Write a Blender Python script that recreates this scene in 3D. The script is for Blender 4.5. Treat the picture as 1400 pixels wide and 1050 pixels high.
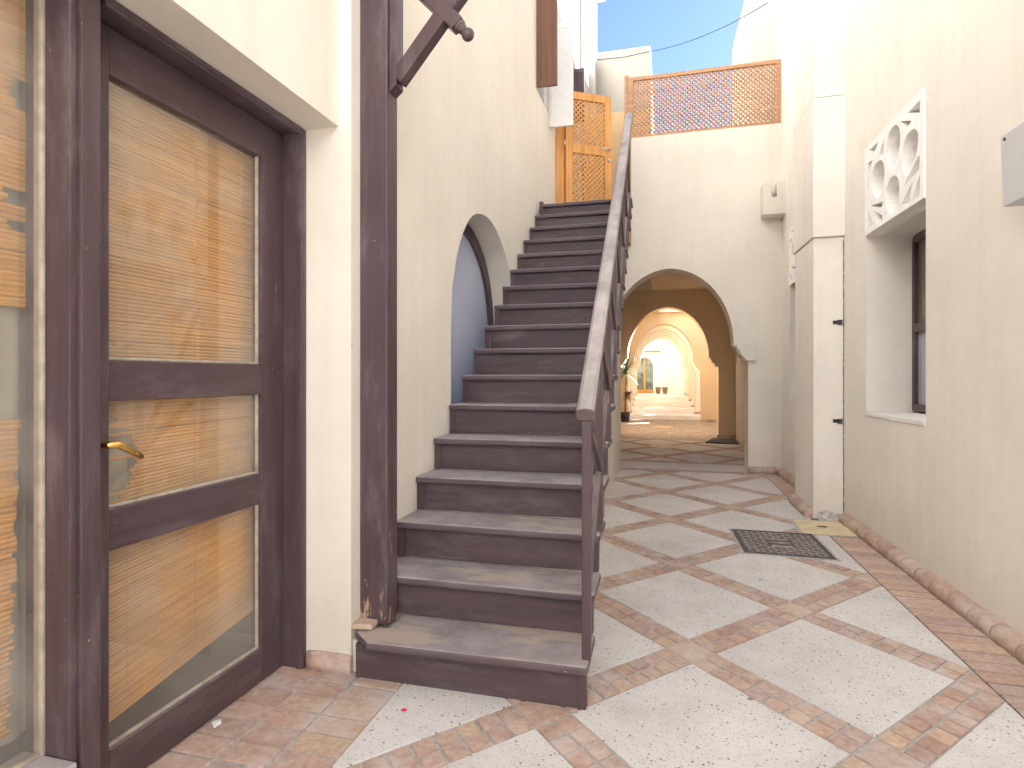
import bpy, bmesh, math, random
from mathutils import Vector, Matrix
from mathutils.geometry import tessellate_polygon
random.seed(7)
R = math.radians
scene = bpy.context.scene
for o in list(bpy.data.objects):
    bpy.data.objects.remove(o)

# ------------------------------------------------------------------ camera, sky, sun
cam_d = bpy.data.cameras.new('camera')
cam = bpy.data.objects.new('camera', cam_d)
scene.collection.objects.link(cam)
cam.location = (0, 0, 1.25)
cam.rotation_euler = (R(90), 0, math.atan2(211, 805))
cam_d.sensor_width = 36
cam_d.lens = 36 * 805 / 1400
cam_d.shift_y = -10.5 / 1400
cam_d.clip_start = 0.05
cam_d.clip_end = 2000
scene.camera = cam

SUN_EL, SUN_AZ = 32.0, 50.0          # azimuth measured clockwise from +Y (the alley's direction)
world = bpy.data.worlds.new('World')
scene.world = world
world.use_nodes = True
wn = world.node_tree
sky = wn.nodes.new('ShaderNodeTexSky')
sky.sky_type = 'NISHITA'
sky.sun_disc = False
sky.sun_elevation = R(SUN_EL)
sky.sun_rotation = R(SUN_AZ)
sky.air_density = 0.33
sky.dust_density = 0.25
sky.ozone_density = 3.0
bg = wn.nodes['Background']
bg.inputs['Strength'].default_value = 0.05
wn.links.new(sky.outputs['Color'], bg.inputs['Color'])
sun_d = bpy.data.lights.new('sun', 'SUN')
sun_d.energy = 5.0
sun_d.angle = R(0.5)
sun_d.color = (1.0, 0.975, 0.94)
sun = bpy.data.objects.new('sun', sun_d)
scene.collection.objects.link(sun)
sdir = Vector((math.sin(R(SUN_AZ)) * math.cos(R(SUN_EL)), math.cos(R(SUN_AZ)) * math.cos(R(SUN_EL)), math.sin(R(SUN_EL))))
sun.rotation_euler = sdir.to_track_quat('Z', 'Y').to_euler()
scene.view_settings.view_transform = 'Standard'
scene.view_settings.look = 'None'
scene.view_settings.gamma = 1
scene.view_settings.exposure = 3.78
scene.render.engine = 'CYCLES'
try:
    scene.cycles.max_bounces = 14
    scene.cycles.diffuse_bounces = 10
    scene.cycles.transparent_max_bounces = 16
except Exception:
    pass

# ------------------------------------------------------------------ helpers
COL = scene.collection


class MB:
    """collects shapes in a bmesh and links them as ONE mesh object"""
    def __init__(self):
        self.bm = bmesh.new()
        self.mi = 0

    def face(self, vs):
        try:
            f = self.bm.faces.new(vs)
            f.material_index = self.mi
            return f
        except ValueError:
            return None

    def merge(self, other):
        me = bpy.data.meshes.new('t')
        for f in other.faces:
            f.material_index = self.mi
        other.to_mesh(me)
        self.bm.from_mesh(me)
        bpy.data.meshes.remove(me)
        other.free()

    def hexa(self, pts, bev=0.0, seg=2):
        """8 points: bottom ring 0-3, top ring 4-7"""
        b = bmesh.new()
        v = [b.verts.new(p) for p in pts]
        for q in ((3, 2, 1, 0), (4, 5, 6, 7), (0, 1, 5, 4), (1, 2, 6, 5), (2, 3, 7, 6), (3, 0, 4, 7)):
            b.faces.new([v[i] for i in q])
        bmesh.ops.recalc_face_normals(b, faces=b.faces)
        if bev > 0:
            bmesh.ops.bevel(b, geom=list(b.edges), offset=bev, segments=seg, affect='EDGES', profile=0.5)
        self.merge(b)
        return self

    def box(self, x0, x1, y0, y1, z0, z1, bev=0.0, seg=2):
        return self.hexa([(x0, y0, z0), (x1, y0, z0), (x1, y1, z0), (x0, y1, z0),
                          (x0, y0, z1), (x1, y0, z1), (x1, y1, z1), (x0, y1, z1)], bev, seg)

    def slab(self, outer, holes, fn, t, bev=0.0):
        """2-D outline with holes; fn(u, v, d) -> point; thickness t along d"""
        loops = [list(outer)] + [list(h) for h in holes]
        flat = [p for l in loops for p in l]
        tris = tessellate_polygon([[Vector((p[0], p[1], 0)) for p in l] for l in loops])
        b = bmesh.new()
        A = [b.verts.new(fn(p[0], p[1], 0)) for p in flat]
        B = [b.verts.new(fn(p[0], p[1], t)) for p in flat]
        for tr in tris:
            for V in (A, B):
                try:
                    b.faces.new([V[i] for i in tr])
                except ValueError:
                    pass
        k = 0
        for l in loops:
            n = len(l)
            for i in range(n):
                j = (i + 1) % n
                try:
                    b.faces.new([A[k + i], A[k + j], B[k + j], B[k + i]])
                except ValueError:
                    pass
            k += n
        bmesh.ops.recalc_face_normals(b, faces=b.faces)
        if bev > 0:
            ed = [e for e in b.edges if len(e.link_faces) == 2 and e.calc_face_angle(0) > R(50)]
            bmesh.ops.bevel(b, geom=ed, offset=bev, segments=2, affect='EDGES', profile=0.5)
        self.merge(b)
        return self

    def tube(self, path, r, n=10, cap=True):
        path = [Vector(p) for p in path]
        rr = r if isinstance(r, (list, tuple)) else [r] * len(path)
        b = bmesh.new()
        rings = []
        up = Vector((0, 0, 1))
        for i, p in enumerate(path):
            d = (path[min(i + 1, len(path) - 1)] - path[max(i - 1, 0)]).normalized()
            a = d.cross(up)
            if a.length < 1e-3:
                a = d.cross(Vector((1, 0, 0)))
            a.normalize()
            c = d.cross(a)
            rings.append([b.verts.new(p + (a * math.cos(2 * math.pi * k / n) + c * math.sin(2 * math.pi * k / n)) * rr[i]) for k in range(n)])
        for i in range(len(rings) - 1):
            for k in range(n):
                b.faces.new([rings[i][k], rings[i][(k + 1) % n], rings[i + 1][(k + 1) % n], rings[i + 1][k]])
        if cap:
            b.faces.new(rings[0])
            b.faces.new(rings[-1])
        bmesh.ops.recalc_face_normals(b, faces=b.faces)
        for f in b.faces:
            f.smooth = True
        self.merge(b)
        return self

    def bar(self, p, q, w, h, side=Vector((1, 0, 0)), bev=0.0):
        """square bar from p to q: w across 'side', h across the third axis"""
        p, q = Vector(p), Vector(q)
        d = (q - p).normalized()
        s = (side - d * side.dot(d)).normalized()
        u = d.cross(s)
        pts = []
        for e in (p, q):
            pts += [e - s * w / 2 - u * h / 2, e + s * w / 2 - u * h / 2, e + s * w / 2 + u * h / 2, e - s * w / 2 + u * h / 2]
        return self.hexa(pts, bev)

    def build(self, name, mats, parent=None, smooth=False):
        me = bpy.data.meshes.new(name)
        self.bm.to_mesh(me)
        self.bm.free()
        for m in (mats if isinstance(mats, (list, tuple)) else [mats]):
            me.materials.append(m)
        if smooth:
            for p in me.polygons:
                p.use_smooth = True
        o = bpy.data.objects.new(name, me)
        COL.objects.link(o)
        if parent is not None:
            root = parent
            off = Vector((0, 0, 0))
            while root is not None:
                off += root.location
                root = root.parent
            o.parent = parent
            me.transform(Matrix.Translation(-off))
        return o


def tag(o, label=None, cat=None, group=None, kind=None):
    if label: o['label'] = label
    if cat: o['category'] = cat
    if group: o['group'] = group
    if kind: o['kind'] = kind
    return o


def thing(name, label, cat, loc, group=None):
    o = bpy.data.objects.new(name, None)
    o.empty_display_size = 0.2
    o.location = loc
    COL.objects.link(o)
    return tag(o, label, cat, group)


def copy_tree(o, parent=None, shift=None):
    c = o.copy()
    COL.objects.link(c)
    if parent is not None:
        c.parent = parent
    elif shift is not None:
        c.location = Vector(o.location) + Vector(shift)
    for ch in list(o.children):
        copy_tree(ch, c)
    return c


# ------------------------------------------------------------------ materials
class NT:
    def __init__(self, name):
        self.m = bpy.data.materials.new(name)
        self.m.use_nodes = True
        self.t = self.m.node_tree
        self.b = self.t.nodes['Principled BSDF']
        self.co = self.t.nodes.new('ShaderNodeTexCoord')
        self.ge = self.t.nodes.new('ShaderNodeNewGeometry')

    def n(self, kind, **kw):
        nd = self.t.nodes.new(kind)
        for k, v in kw.items():
            setattr(nd, k, v)
        return nd

    def set(self, sock, v):
        if hasattr(v, 'is_output') or isinstance(v, bpy.types.NodeSocket):
            self.t.links.new(v, sock)
        else:
            if isinstance(v, (tuple, list)) and len(v) == 3 and sock.type == 'RGBA':
                v = (*v, 1)
            sock.default_value = v

    def pos(self, scale=(1, 1, 1), rot=(0, 0, 0)):
        mp = self.n('ShaderNodeMapping')
        mp.inputs['Scale'].default_value = scale
        mp.inputs['Rotation'].default_value = rot
        self.t.links.new(self.ge.outputs['Position'], mp.inputs['Vector'])
        return mp.outputs['Vector']

    def noise(self, vec, scale, detail=4, rough=0.55):
        nd = self.n('ShaderNodeTexNoise')
        nd.inputs['Scale'].default_value = scale
        nd.inputs['Detail'].default_value = detail
        nd.inputs['Roughness'].default_value = rough
        self.set(nd.inputs['Vector'], vec)
        return nd.outputs['Fac']

    def voronoi(self, vec, scale, out='Distance', rnd=1.0):
        nd = self.n('ShaderNodeTexVoronoi')
        nd.inputs['Scale'].default_value = scale
        nd.inputs['Randomness'].default_value = rnd
        self.set(nd.inputs['Vector'], vec)
        return nd.outputs[out]

    def ramp(self, fac, a, b, lo=0.0, hi=1.0, smooth=True):
        nd = self.n('ShaderNodeMapRange')
        nd.interpolation_type = 'SMOOTHSTEP' if smooth else 'LINEAR'
        self.set(nd.inputs['Value'], fac)
        nd.inputs['From Min'].default_value = a
        nd.inputs['From Max'].default_value = b
        nd.inputs['To Min'].default_value = lo
        nd.inputs['To Max'].default_value = hi
        return nd.outputs['Result']

    def mix(self, fac, a, b, mode='MIX'):
        nd = self.n('ShaderNodeMix', data_type='RGBA', blend_type=mode)
        self.set(nd.inputs[0], fac)
        self.set(nd.inputs[6], a)
        self.set(nd.inputs[7], b)
        return nd.outputs[2]

    def math(self, op, a, b=0.0):
        nd = self.n('ShaderNodeMath', operation=op)
        self.set(nd.inputs[0], a)
        self.set(nd.inputs[1], b)
        return nd.outputs[0]

    def sep(self, vec):
        nd = self.n('ShaderNodeSeparateXYZ')
        self.set(nd.inputs[0], vec)
        return nd.outputs

    def bump(self, h, strength, dist=0.01):
        nd = self.n('ShaderNodeBump')
        nd.inputs['Strength'].default_value = strength
        nd.inputs['Distance'].default_value = dist
        self.set(nd.inputs['Height'], h)
        self.t.links.new(nd.outputs['Normal'], self.b.inputs['Normal'])

    def done(self, col, rough=0.7, spec=None, metal=None):
        self.set(self.b.inputs['Base Color'], col)
        self.set(self.b.inputs['Roughness'], rough)
        if spec is not None: self.set(self.b.inputs['Specular IOR Level'], spec)
        if metal is not None: self.set(self.b.inputs['Metallic'], metal)
        return self.m


def mul(c, k): return tuple(min(1, v * k) for v in c)


def stucco(name, col, stain=0.5):
    n = NT(name)
    p = n.pos()
    big = n.noise(p, 0.7, 4)
    streak = n.noise(n.pos((9, 9, 0.55)), 1.0, 5, 0.6)
    fine = n.noise(p, 14, 6, 0.65)
    c = n.mix(n.ramp(big, 0.3, 0.7), mul(col, 0.93), mul(col, 1.05))
    c = n.mix(n.ramp(streak, 0.45, 0.8, 0, 0.5 * stain), c, mul((col[0], col[1] * .93, col[2] * .82), 0.72))
    c = n.mix(n.ramp(fine, 0.35, 0.75, 0, 0.22), c, mul(col, 0.84))
    patch = n.noise(p, 1.7, 8, 0.72)
    c = n.mix(n.ramp(patch, 0.56, 0.70, 0, 0.3), c, mul((col[0], col[1] * .97, col[2] * .90), 0.80))
    # tiny dark pits and nicks
    pit = n.voronoi(p, 3.1)
    c = n.mix(n.ramp(pit, 0.012, 0.022, 0.5, 0.0), c, (0.2, 0.15, 0.1))
    # splash-back dirt line close to the paving, ragged
    z = n.sep(n.ge.outputs['Position'])[2]
    d = n.math('ADD', z, n.math('MULTIPLY', n.noise(n.pos((4, 4, 1.5)), 1.5, 5), -0.55))
    c = n.mix(n.ramp(d, -0.12, 0.22, 0.38 * stain, 0.0), c, (0.38, 0.30, 0.21))
    n.bump(n.math('ADD', n.noise(p, 55, 5, 0.7), n.math('MULTIPLY', n.noise(p, 6, 3), 1.4)), 0.22, 0.006)
    return n.done(c, 0.9, 0.2)


def painted_wood(name, col, axis='z', chips=0.5, rough=0.42, worn_foot=False, dust=0.0, bare=(0.40, 0.29, 0.19), wear=0.0, dustcol=(0.40, 0.365, 0.37)):
    n = NT(name)
    s = {'z': (30, 30, 1.3), 'x': (1.3, 30, 30), 'y': (30, 1.3, 30)}[axis]
    s2 = {'z': (10, 10, 2.2), 'x': (2.2, 10, 10), 'y': (10, 2.2, 10)}[axis]
    p = n.pos()
    g = n.noise(n.pos(s), 1.0, 5, 0.6)
    big = n.noise(p, 2.3, 4)
    c = n.mix(n.ramp(g, 0.3, 0.7), mul(col, 0.78), mul(col, 1.18))
    c = n.mix(n.ramp(big, 0.35, 0.7, 0, 0.5), c, (col[0] * 1.15, col[1] * 1.2, col[2] * 1.3))
    ch = n.noise(n.pos(s2), 1.6, 6, 0.68)
    t = 0.74 - 0.05 * chips
    m = n.ramp(ch, t, t + 0.03)
    if worn_foot:
        z = n.sep(n.ge.outputs['Position'])[2]
        foot = n.math('ADD', n.ramp(z, 0.15, 0.7, 0.13, 0.0), n.math('MULTIPLY', n.noise(p, 35, 4, 0.7), 0.09))
        m = n.ramp(n.math('ADD', ch, foot), t + .03, t + 0.08)
    c = n.mix(m, c, bare)
    sc_ = {'z': (9, 9, 2.5), 'x': (2.5, 9, 9), 'y': (9, 2.5, 9)}[axis]
    scf = n.noise(n.pos(sc_), 1.0, 7, 0.72)
    c = n.mix(n.ramp(scf, 0.48, 0.74, 0, 0.5), c, (0.20, 0.165, 0.178) if col[0] < 0.15 else mul(col, 1.25))
    fl = n.math('MULTIPLY', n.ramp(n.noise(n.pos(), 40, 4, 0.6), 0.715, 0.735), n.ramp(n.noise(p, 3.1, 2), 0.47, 0.62))
    c = n.mix(fl, c, (0.50, 0.40, 0.34))
    rg = n.ramp(big, 0.3, 0.7, rough - 0.08, rough + 0.14)
    if dust > 0:
        nz = n.sep(n.ge.outputs['Normal'])[2]
        dn = n.ramp(n.noise(p, 5.5, 6, 0.62), 0.25, 0.75, 0.45, 1.0)
        up = n.math('MULTIPLY', n.ramp(nz, 0.35, 0.8, 0, dust), dn)
        c = n.mix(up, c, dustcol)
        if wear > 0:
            w = n.ramp(n.noise(n.pos((2.2, 6.5, 6)), 1.0, 7, 0.66), 0.60 - 0.08 * wear, 0.72 - 0.08 * wear)
            c = n.mix(n.math('MULTIPLY', n.math('MULTIPLY', w, n.ramp(nz, 0.7, 0.98)), 0.75), c, (0.45, 0.375, 0.30))
        rg = n.ramp(nz, 0.5, 0.95, rough, 0.75)
    n.bump(g, 0.18, 0.003)
    return n.done(c, rg, 0.4)


def plain(name, col, rough=0.6, metal=None, spec=None, var=0.15, scale=12, bump=0.1):
    n = NT(name)
    f = n.noise(n.pos(), scale, 5)
    c = n.mix(n.ramp(f, 0.3, 0.7), mul(col, 1 - var), mul(col, 1 + var))
    if bump: n.bump(f, bump, 0.004)
    return n.done(c, rough, spec, metal)


def brickmat(name, cols, rough=0.8, dust=0.35):
    n = NT(name)
    rp = n.n('ShaderNodeValToRGB')
    rp.color_ramp.interpolation = 'LINEAR'
    while len(rp.color_ramp.elements) < len(cols):
        rp.color_ramp.elements.new(0.5)
    for i, c in enumerate(cols):
        rp.color_ramp.elements[i].position = i / (len(cols) - 1)
        rp.color_ramp.elements[i].color = (*c, 1)
    n.t.links.new(n.ge.outputs['Random Per Island'], rp.inputs['Fac'])
    p = n.pos()
    c = n.mix(n.ramp(n.noise(p, 38, 6, 0.7), 0.3, 0.72), rp.outputs['Color'], n.mix(1.0, rp.outputs['Color'], (0.72, 0.68, 0.66), 'MULTIPLY'))
    c = n.mix(n.ramp(n.noise(p, 5, 6, 0.65), 0.42, 0.72, 0, dust), c, (0.60, 0.55, 0.52))
    c = n.mix(n.ramp(n.voronoi(p, 60), 0.05, 0.12, 0.5, 0), c, (0.2, 0.14, 0.11))
    n.bump(n.noise(p, 45, 5, 0.7), 0.35, 0.004)
    return n.done(c, rough, 0.25)


def terrazzo(name):
    n = NT(name)
    p = n.pos()
    base = n.mix(n.ramp(n.noise(p, 1.3, 5), 0.3, 0.7), (0.60, 0.59, 0.575), (0.71, 0.70, 0.685))
    base = n.mix(n.ramp(n.noise(p, 6, 6, 0.7), 0.5, 0.8, 0, 0.35), base, (0.44, 0.41, 0.38))
    w = n.n('ShaderNodeMix', data_type='RGBA')
    for sc, lo, hi, colr, keep in ((38, 0.16, 0.22, (0.13, 0.12, 0.12), 0.42), (75, 0.17, 0.25, (0.30, 0.27, 0.25), 0.25), (48, 0.15, 0.22, (0.42, 0.33, 0.26), 0.45)):
        off = n.pos((1, 1, 1), (0, 0, 0.3 * sc))
        d = n.voronoi(off, sc)
        cr = n.n('ShaderNodeSeparateColor')
        n.set(cr.inputs[0], n.voronoi(off, sc, 'Color'))
        pick = n.ramp(cr.outputs[0], keep, keep + 0.02)
        shape = n.math('ADD', d, n.math('MULTIPLY', n.noise(p, 160, 2), 0.16))
        base = n.mix(n.math('MULTIPLY', n.ramp(shape, lo + 0.06, hi + 0.06, 0.9, 0.0), pick), base, colr)
    base = n.mix(n.ramp(n.noise(p, 85, 5, 0.75), 0.50, 0.68, 0, 0.38), base, (0.40, 0.37, 0.34))
    # a few old chewing-gum stains
    d = n.voronoi(p, 2.4)
    base = n.mix(n.ramp(n.math('ADD', d, n.math('MULTIPLY', n.noise(p, 30, 3), 0.05)), 0.055, 0.065, 0.8, 0), base, (0.13, 0.125, 0.13))
    # soft grime
    base = n.mix(n.ramp(n.noise(p, 2.1, 7, 0.65), 0.45, 0.75, 0, 0.42), base, (0.42, 0.38, 0.345))
    n.bump(n.noise(p, 120, 4, 0.7), 0.25, 0.003)
    return n.done(base, 0.72, 0.35)


def glass_mat(name, tint=(0.95, 0.96, 0.95), boost=0.06, rough=0.02, dirt=0.10):
    m = bpy.data.materials.new(name)
    m.use_nodes = True
    t = m.node_tree
    t.nodes.clear()
    out = t.nodes.new('ShaderNodeOutputMaterial')
    tr = t.nodes.new('ShaderNodeBsdfTransparent')
    tr.inputs[0].default_value = (*tint, 1)
    gl = t.nodes.new('ShaderNodeBsdfGlossy')
    gl.inputs['Roughness'].default_value = rough
    df = t.nodes.new('ShaderNodeBsdfDiffuse')
    df.inputs[0].default_value = (0.55, 0.52, 0.47, 1)
    fr = t.nodes.new('ShaderNodeFresnel')
    fr.inputs[0].default_value = 1.45
    ad = t.nodes.new('ShaderNodeMath')
    ad.operation = 'ADD'
    ad.inputs[1].default_value = boost
    bf = t.nodes.new('ShaderNodeNewGeometry')
    inv = t.nodes.new('ShaderNodeMath')
    inv.operation = 'SUBTRACT'
    inv.inputs[0].default_value = 1.0
    t.links.new(bf.outputs['Backfacing'], inv.inputs[1])
    t.links.new(fr.outputs[0], ad.inputs[0])
    mu = t.nodes.new('ShaderNodeMath')
    mu.operation = 'MULTIPLY'
    t.links.new(ad.outputs[0], mu.inputs[0])
    t.links.new(inv.outputs[0], mu.inputs[1])
    mx = t.nodes.new('ShaderNodeMixShader')
    t.links.new(mu.outputs[0], mx.inputs[0])
    t.links.new(tr.outputs[0], mx.inputs[1])
    t.links.new(gl.outputs[0], mx.inputs[2])
    ge = t.nodes.new('ShaderNodeNewGeometry')
    ns = t.nodes.new('ShaderNodeTexNoise')
    ns.inputs['Scale'].default_value = 3.5
    ns.inputs['Detail'].default_value = 7
    t.links.new(ge.outputs['Position'], ns.inputs['Vector'])
    mr = t.nodes.new('ShaderNodeMapRange')
    mr.inputs['From Min'].default_value = 0.35
    mr.inputs['From Max'].default_value = 0.75
    mr.inputs['To Min'].default_value = dirt * 0.3
    mr.inputs['To Max'].default_value = dirt * 1.6
    t.links.new(ns.outputs['Fac'], mr.inputs['Value'])
    m2 = t.nodes.new('ShaderNodeMixShader')
    t.links.new(mr.outputs['Result'], m2.inputs[0])
    t.links.new(mx.outputs[0], m2.inputs[1])
    t.links.new(df.outputs[0], m2.inputs[2])
    t.links.new(m2.outputs[0], out.inputs[0])
    return m


CREAM_L = stucco('cream_stucco', (0.735, 0.70, 0.63), 0.36)
CREAM_R = stucco('pale_stucco', (0.80, 0.765, 0.71), 0.36)
CREAM_F = stucco('facade_stucco', (0.735, 0.695, 0.625), 0.28)
CREAM_B = stucco('darkened_rear_stucco', (0.42, 0.395, 0.35), 0.4)  # coloured darker to offset the strong light on the rear walls
BOUNCE_ST = stucco('bounce_wall_stucco', (0.56, 0.55, 0.535), 0.3)
TOWER = stucco('tower_stucco', (0.52, 0.50, 0.46), 0.3)
FARW = stucco('far_wall_stucco', (0.80, 0.775, 0.72), 0.2)
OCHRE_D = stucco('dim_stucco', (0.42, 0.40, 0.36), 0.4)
OCHRE = stucco('shade_ochre_stucco', (0.62, 0.44, 0.25), 0.3)  # orange-brown puts shade and warm bounce into the terrace wall's colour
WARM = stucco('corridor_stucco', (0.70, 0.56, 0.39), 0.3)
PEACH = stucco('peach_stucco', (0.74, 0.63, 0.49), 0.2)
WHITE_ST = stucco('white_stucco', (0.80, 0.785, 0.755), 0.2)
PLUM = (0.073, 0.046, 0.054)
PLUM_Z = painted_wood('plum_painted_wood', PLUM, 'z', 0.4)
PLUM_POST = painted_wood('plum_weathered_post', PLUM, 'z', 1.0, 0.5, worn_foot=True)
PLUM_Y = painted_wood('plum_painted_rail', PLUM, 'y', 0.4, dust=0.35)
PLUM_X = painted_wood('plum_painted_board', (0.076, 0.050, 0.058), 'x', 0.15, 0.5)
TREAD = painted_wood('dusty_plum_tread', (0.095, 0.068, 0.080), 'x', 0.4, 0.55, dust=0.95, wear=0.5)
TREAD_WORN = painted_wood('worn_plum_tread', (0.095, 0.068, 0.080), 'x', 0.6, 0.55, dust=0.9, wear=1.3)
RAIL = painted_wood('weathered_handrail', (0.105, 0.078, 0.075), 'y', 0.8, 0.45, dust=0.95, dustcol=(0.47, 0.435, 0.43))
SILLM = painted_wood('flaking_white_sill', (0.40, 0.36, 0.37), 'y', 1.4, 0.6, bare=(0.2, 0.15, 0.14))
ORANGE = painted_wood('orange_varnished_wood', (0.60, 0.29, 0.085), 'z', 0.1, 0.45)
ORANGE2 = painted_wood('tan_stained_wood', (0.42, 0.23, 0.115), 'x', 0.1, 0.5)
BROWN_SH = painted_wood('brown_shutter_paint', (0.16, 0.078, 0.048), 'z', 0.2, 0.45)
WHITE_P = plain('white_paint', (0.78, 0.78, 0.77), 0.5, var=0.04)
PLASTERW = plain('white_gypsum', (0.88, 0.875, 0.86), 0.75, var=0.05, scale=20)
METAL_G = plain('grey_box_enamel', (0.55, 0.56, 0.58), 0.45, var=0.05, scale=5)
IRON = plain('cast_iron', (0.10, 0.08, 0.085), 0.65, 0.1, var=0.35, scale=30)
IRON_W = plain('worn_iron', (0.30, 0.265, 0.26), 0.5, 0.15, var=0.3, scale=18)
BLACK = plain('black_plastic', (0.03, 0.03, 0.032), 0.6)
CREAMP = plain('cream_cover_paint', (0.66, 0.56, 0.36), 0.7, var=0.1, scale=8)
MORTAR = plain('grey_mortar', (0.41, 0.405, 0.40), 0.9, var=0.2, scale=40, bump=0.4)
CEMENT = plain('rough_cement', (0.52, 0.48, 0.44), 0.95, var=0.3, scale=25, bump=0.8)
BRASS = plain('brass', (0.78, 0.50, 0.15), 0.25, 1.0, var=0.06)
STEEL = plain('satin_steel', (0.6, 0.6, 0.6), 0.35, 1.0, var=0.05)
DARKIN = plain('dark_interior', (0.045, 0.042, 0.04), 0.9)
CURTAIN = plain('grey_curtain', (0.50, 0.46, 0.40), 0.9, var=0.08, scale=3)
BEAD = plain('pale_glazing_bead', (0.40, 0.35, 0.29), 0.6, var=0.2, scale=20)
BLUEP = plain('blue_grey_panel', (0.47, 0.52, 0.69), 0.4, var=0.05, scale=2, bump=0.03)
BRICK = brickmat('terracotta_paver', [(0.45, 0.31, 0.255), (0.56, 0.395, 0.31), (0.54, 0.40, 0.335), (0.62, 0.475, 0.345), (0.46, 0.335, 0.29), (0.57, 0.43, 0.365)], dust=0.7)
BRICK_PALE = brickmat('pale_terracotta_paver', [(0.50, 0.345, 0.28), (0.62, 0.47, 0.39), (0.53, 0.38, 0.31), (0.66, 0.50, 0.37), (0.47, 0.36, 0.33), (0.60, 0.43, 0.34)], dust=0.3)
BRICK_KERB = brickmat('bullnose_brick', [(0.52, 0.37, 0.29), (0.57, 0.43, 0.36), (0.49, 0.345, 0.28), (0.57, 0.42, 0.33)], dust=0.75)
BRICK_PASS = brickmat('greyed_passage_brick', [(0.40, 0.345, 0.30), (0.48, 0.42, 0.37), (0.44, 0.385, 0.33), (0.52, 0.455, 0.39)], dust=0.5)
TERR = terrazzo('speckled_terrazzo')
GLASS = glass_mat('dusty_door_glass', dirt=0.17)
GLASS_W = glass_mat('window_glass', (0.75, 0.8, 0.85), 0.15, 0.03, 0.15)
n = NT('bamboo_slat')
g = n.noise(n.pos((10, 1.2, 14)), 1.0, 5)
r1 = n.mix(n.ge.outputs['Random Per Island'], (0.66, 0.34, 0.10), (0.80, 0.44, 0.15))
c = n.mix(n.ramp(g, 0.35, 0.7), r1, n.mix(1.0, r1, (0.90, 0.85, 0.78), 'MULTIPLY'))
BAMBOO = n.done(c, 0.6, 0.3)
LEAF = plain('dark_palm_leaf', (0.045, 0.075, 0.028), 0.5, var=0.4, scale=4)
DRY = plain('dry_leaf', (0.20, 0.13, 0.07), 0.8, var=0.3, scale=9)

# ------------------------------------------------------------------ ground and paving
MB().box(-150, 150, -150, 300, -0.5, 0.0).build('ground', MORTAR)['kind'] = 'structure'


def wallx(y): return 1.64 - 0.026 * y        # face of the right-hand wall


def edgex(y): return 1.292 - 0.012 * y       # edge of the brick strip along that wall


def clip(poly, nx, ny, c):
    """keep the side nx*x + ny*y <= c"""
    out = []
    for i in range(len(poly)):
        p, q = poly[i], poly[(i + 1) % len(poly)]
        dp, dq = nx * p[0] + ny * p[1] - c, nx * q[0] + ny * q[1] - c
        if dp <= 0: out.append(p)
        if (dp < 0 < dq) or (dq < 0 < dp):
            t = dp / (dp - dq)
            out.append((p[0] + (q[0] - p[0]) * t, p[1] + (q[1] - p[1]) * t))
    return out


def area(p):
    return abs(sum(p[i][0] * p[(i + 1) % len(p)][1] - p[(i + 1) % len(p)][0] * p[i][1] for i in range(len(p)))) / 2


def paver(mb, poly, h=0.006, ins=0.003, jit=0.0015):
    if len(poly) < 3 or area(poly) < 2e-4: return
    cx = sum(p[0] for p in poly) / len(poly)
    cy = sum(p[1] for p in poly) / len(poly)
    dz = random.uniform(-jit, jit)
    tx, ty = random.uniform(-.004, .004), random.uniform(-.004, .004)
    bot = [mb.bm.verts.new((p[0], p[1], 0.0006)) for p in poly]
    mid = [mb.bm.verts.new((p[0], p[1], h - 0.0025 + dz)) for p in poly]
    top = []
    for p in poly:
        d = math.hypot(p[0] - cx, p[1] - cy) or 1
        k = 1 - min(0.4, ins / d)
        x, y = cx + (p[0] - cx) * k, cy + (p[1] - cy) * k
        top.append(mb.bm.verts.new((x, y, h + dz + (x - cx) * tx + (y - cy) * ty)))
    m = len(poly)
    for i in range(m):
        j = (i + 1) % m
        mb.face([bot[i], bot[j], mid[j], mid[i]])
        mb.face([mid[i], mid[j], top[j], top[i]])
    mb.face(top)


def grid(u, v, O, ax, ay, shear):
    # u, v lattice coordinates; nodes at integers
    i, j = u - v, u + v
    y = O[1] + ay * j
    return (O[0] + ax * i + shear * (y - O[1]), y)


def lattice_paving(brick, terr, O, ax, ay, shear, y0, y1, xl, xr, span):
    W = 0.098
    def put(mb, u0, u1, v0, v1, gap, **kw):
        p = [grid(a, b, O, ax, ay, shear) for a, b in ((u0 + gap, v0 + gap), (u1 - gap, v0 + gap), (u1 - gap, v1 - gap), (u0 + gap, v1 - gap))]
        p = clip(p, 0, -1, -y0); p = clip(p, 0, 1, y1) if p else p
        if p: p = clip(p, -1, xl[1], -xl[0])
        if p: p = clip(p, 1, -xr[1], xr[0])
        if p: paver(mb, p, **kw)
    for u in range(-span, span + 1):
        for v in range(-span, span + 1):
            c = grid(u + .5, v + .5, O, ax, ay, shear)
            if not (y0 - 1.2 < c[1] < y1 + 1.2 and -2.4 < c[0] < 2.4): continue
            put(terr, u + W, u + 1 - W, v + W, v + 1 - W, 0.002, jit=0.0004, ins=0.002)
            put(brick, u - W, u + W, v - W, v + W, 0.008)
            nb = 8
            st = (1 - 2 * W) / nb
            for k in range(nb):
                for s in (-1, 0):
                    off = 0.3 * st if s else 0.0
                    a, b = u + W + k * st, u + W + (k + 1) * st
                    put(brick, a, b, v + s * W, v + (s + 1) * W, 0.0065)
                    a, b = v + W + k * st, v + W + (k + 1) * st
                    put(brick, u + s * W, u + (s + 1) * W, a, b, 0.0065)


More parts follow.
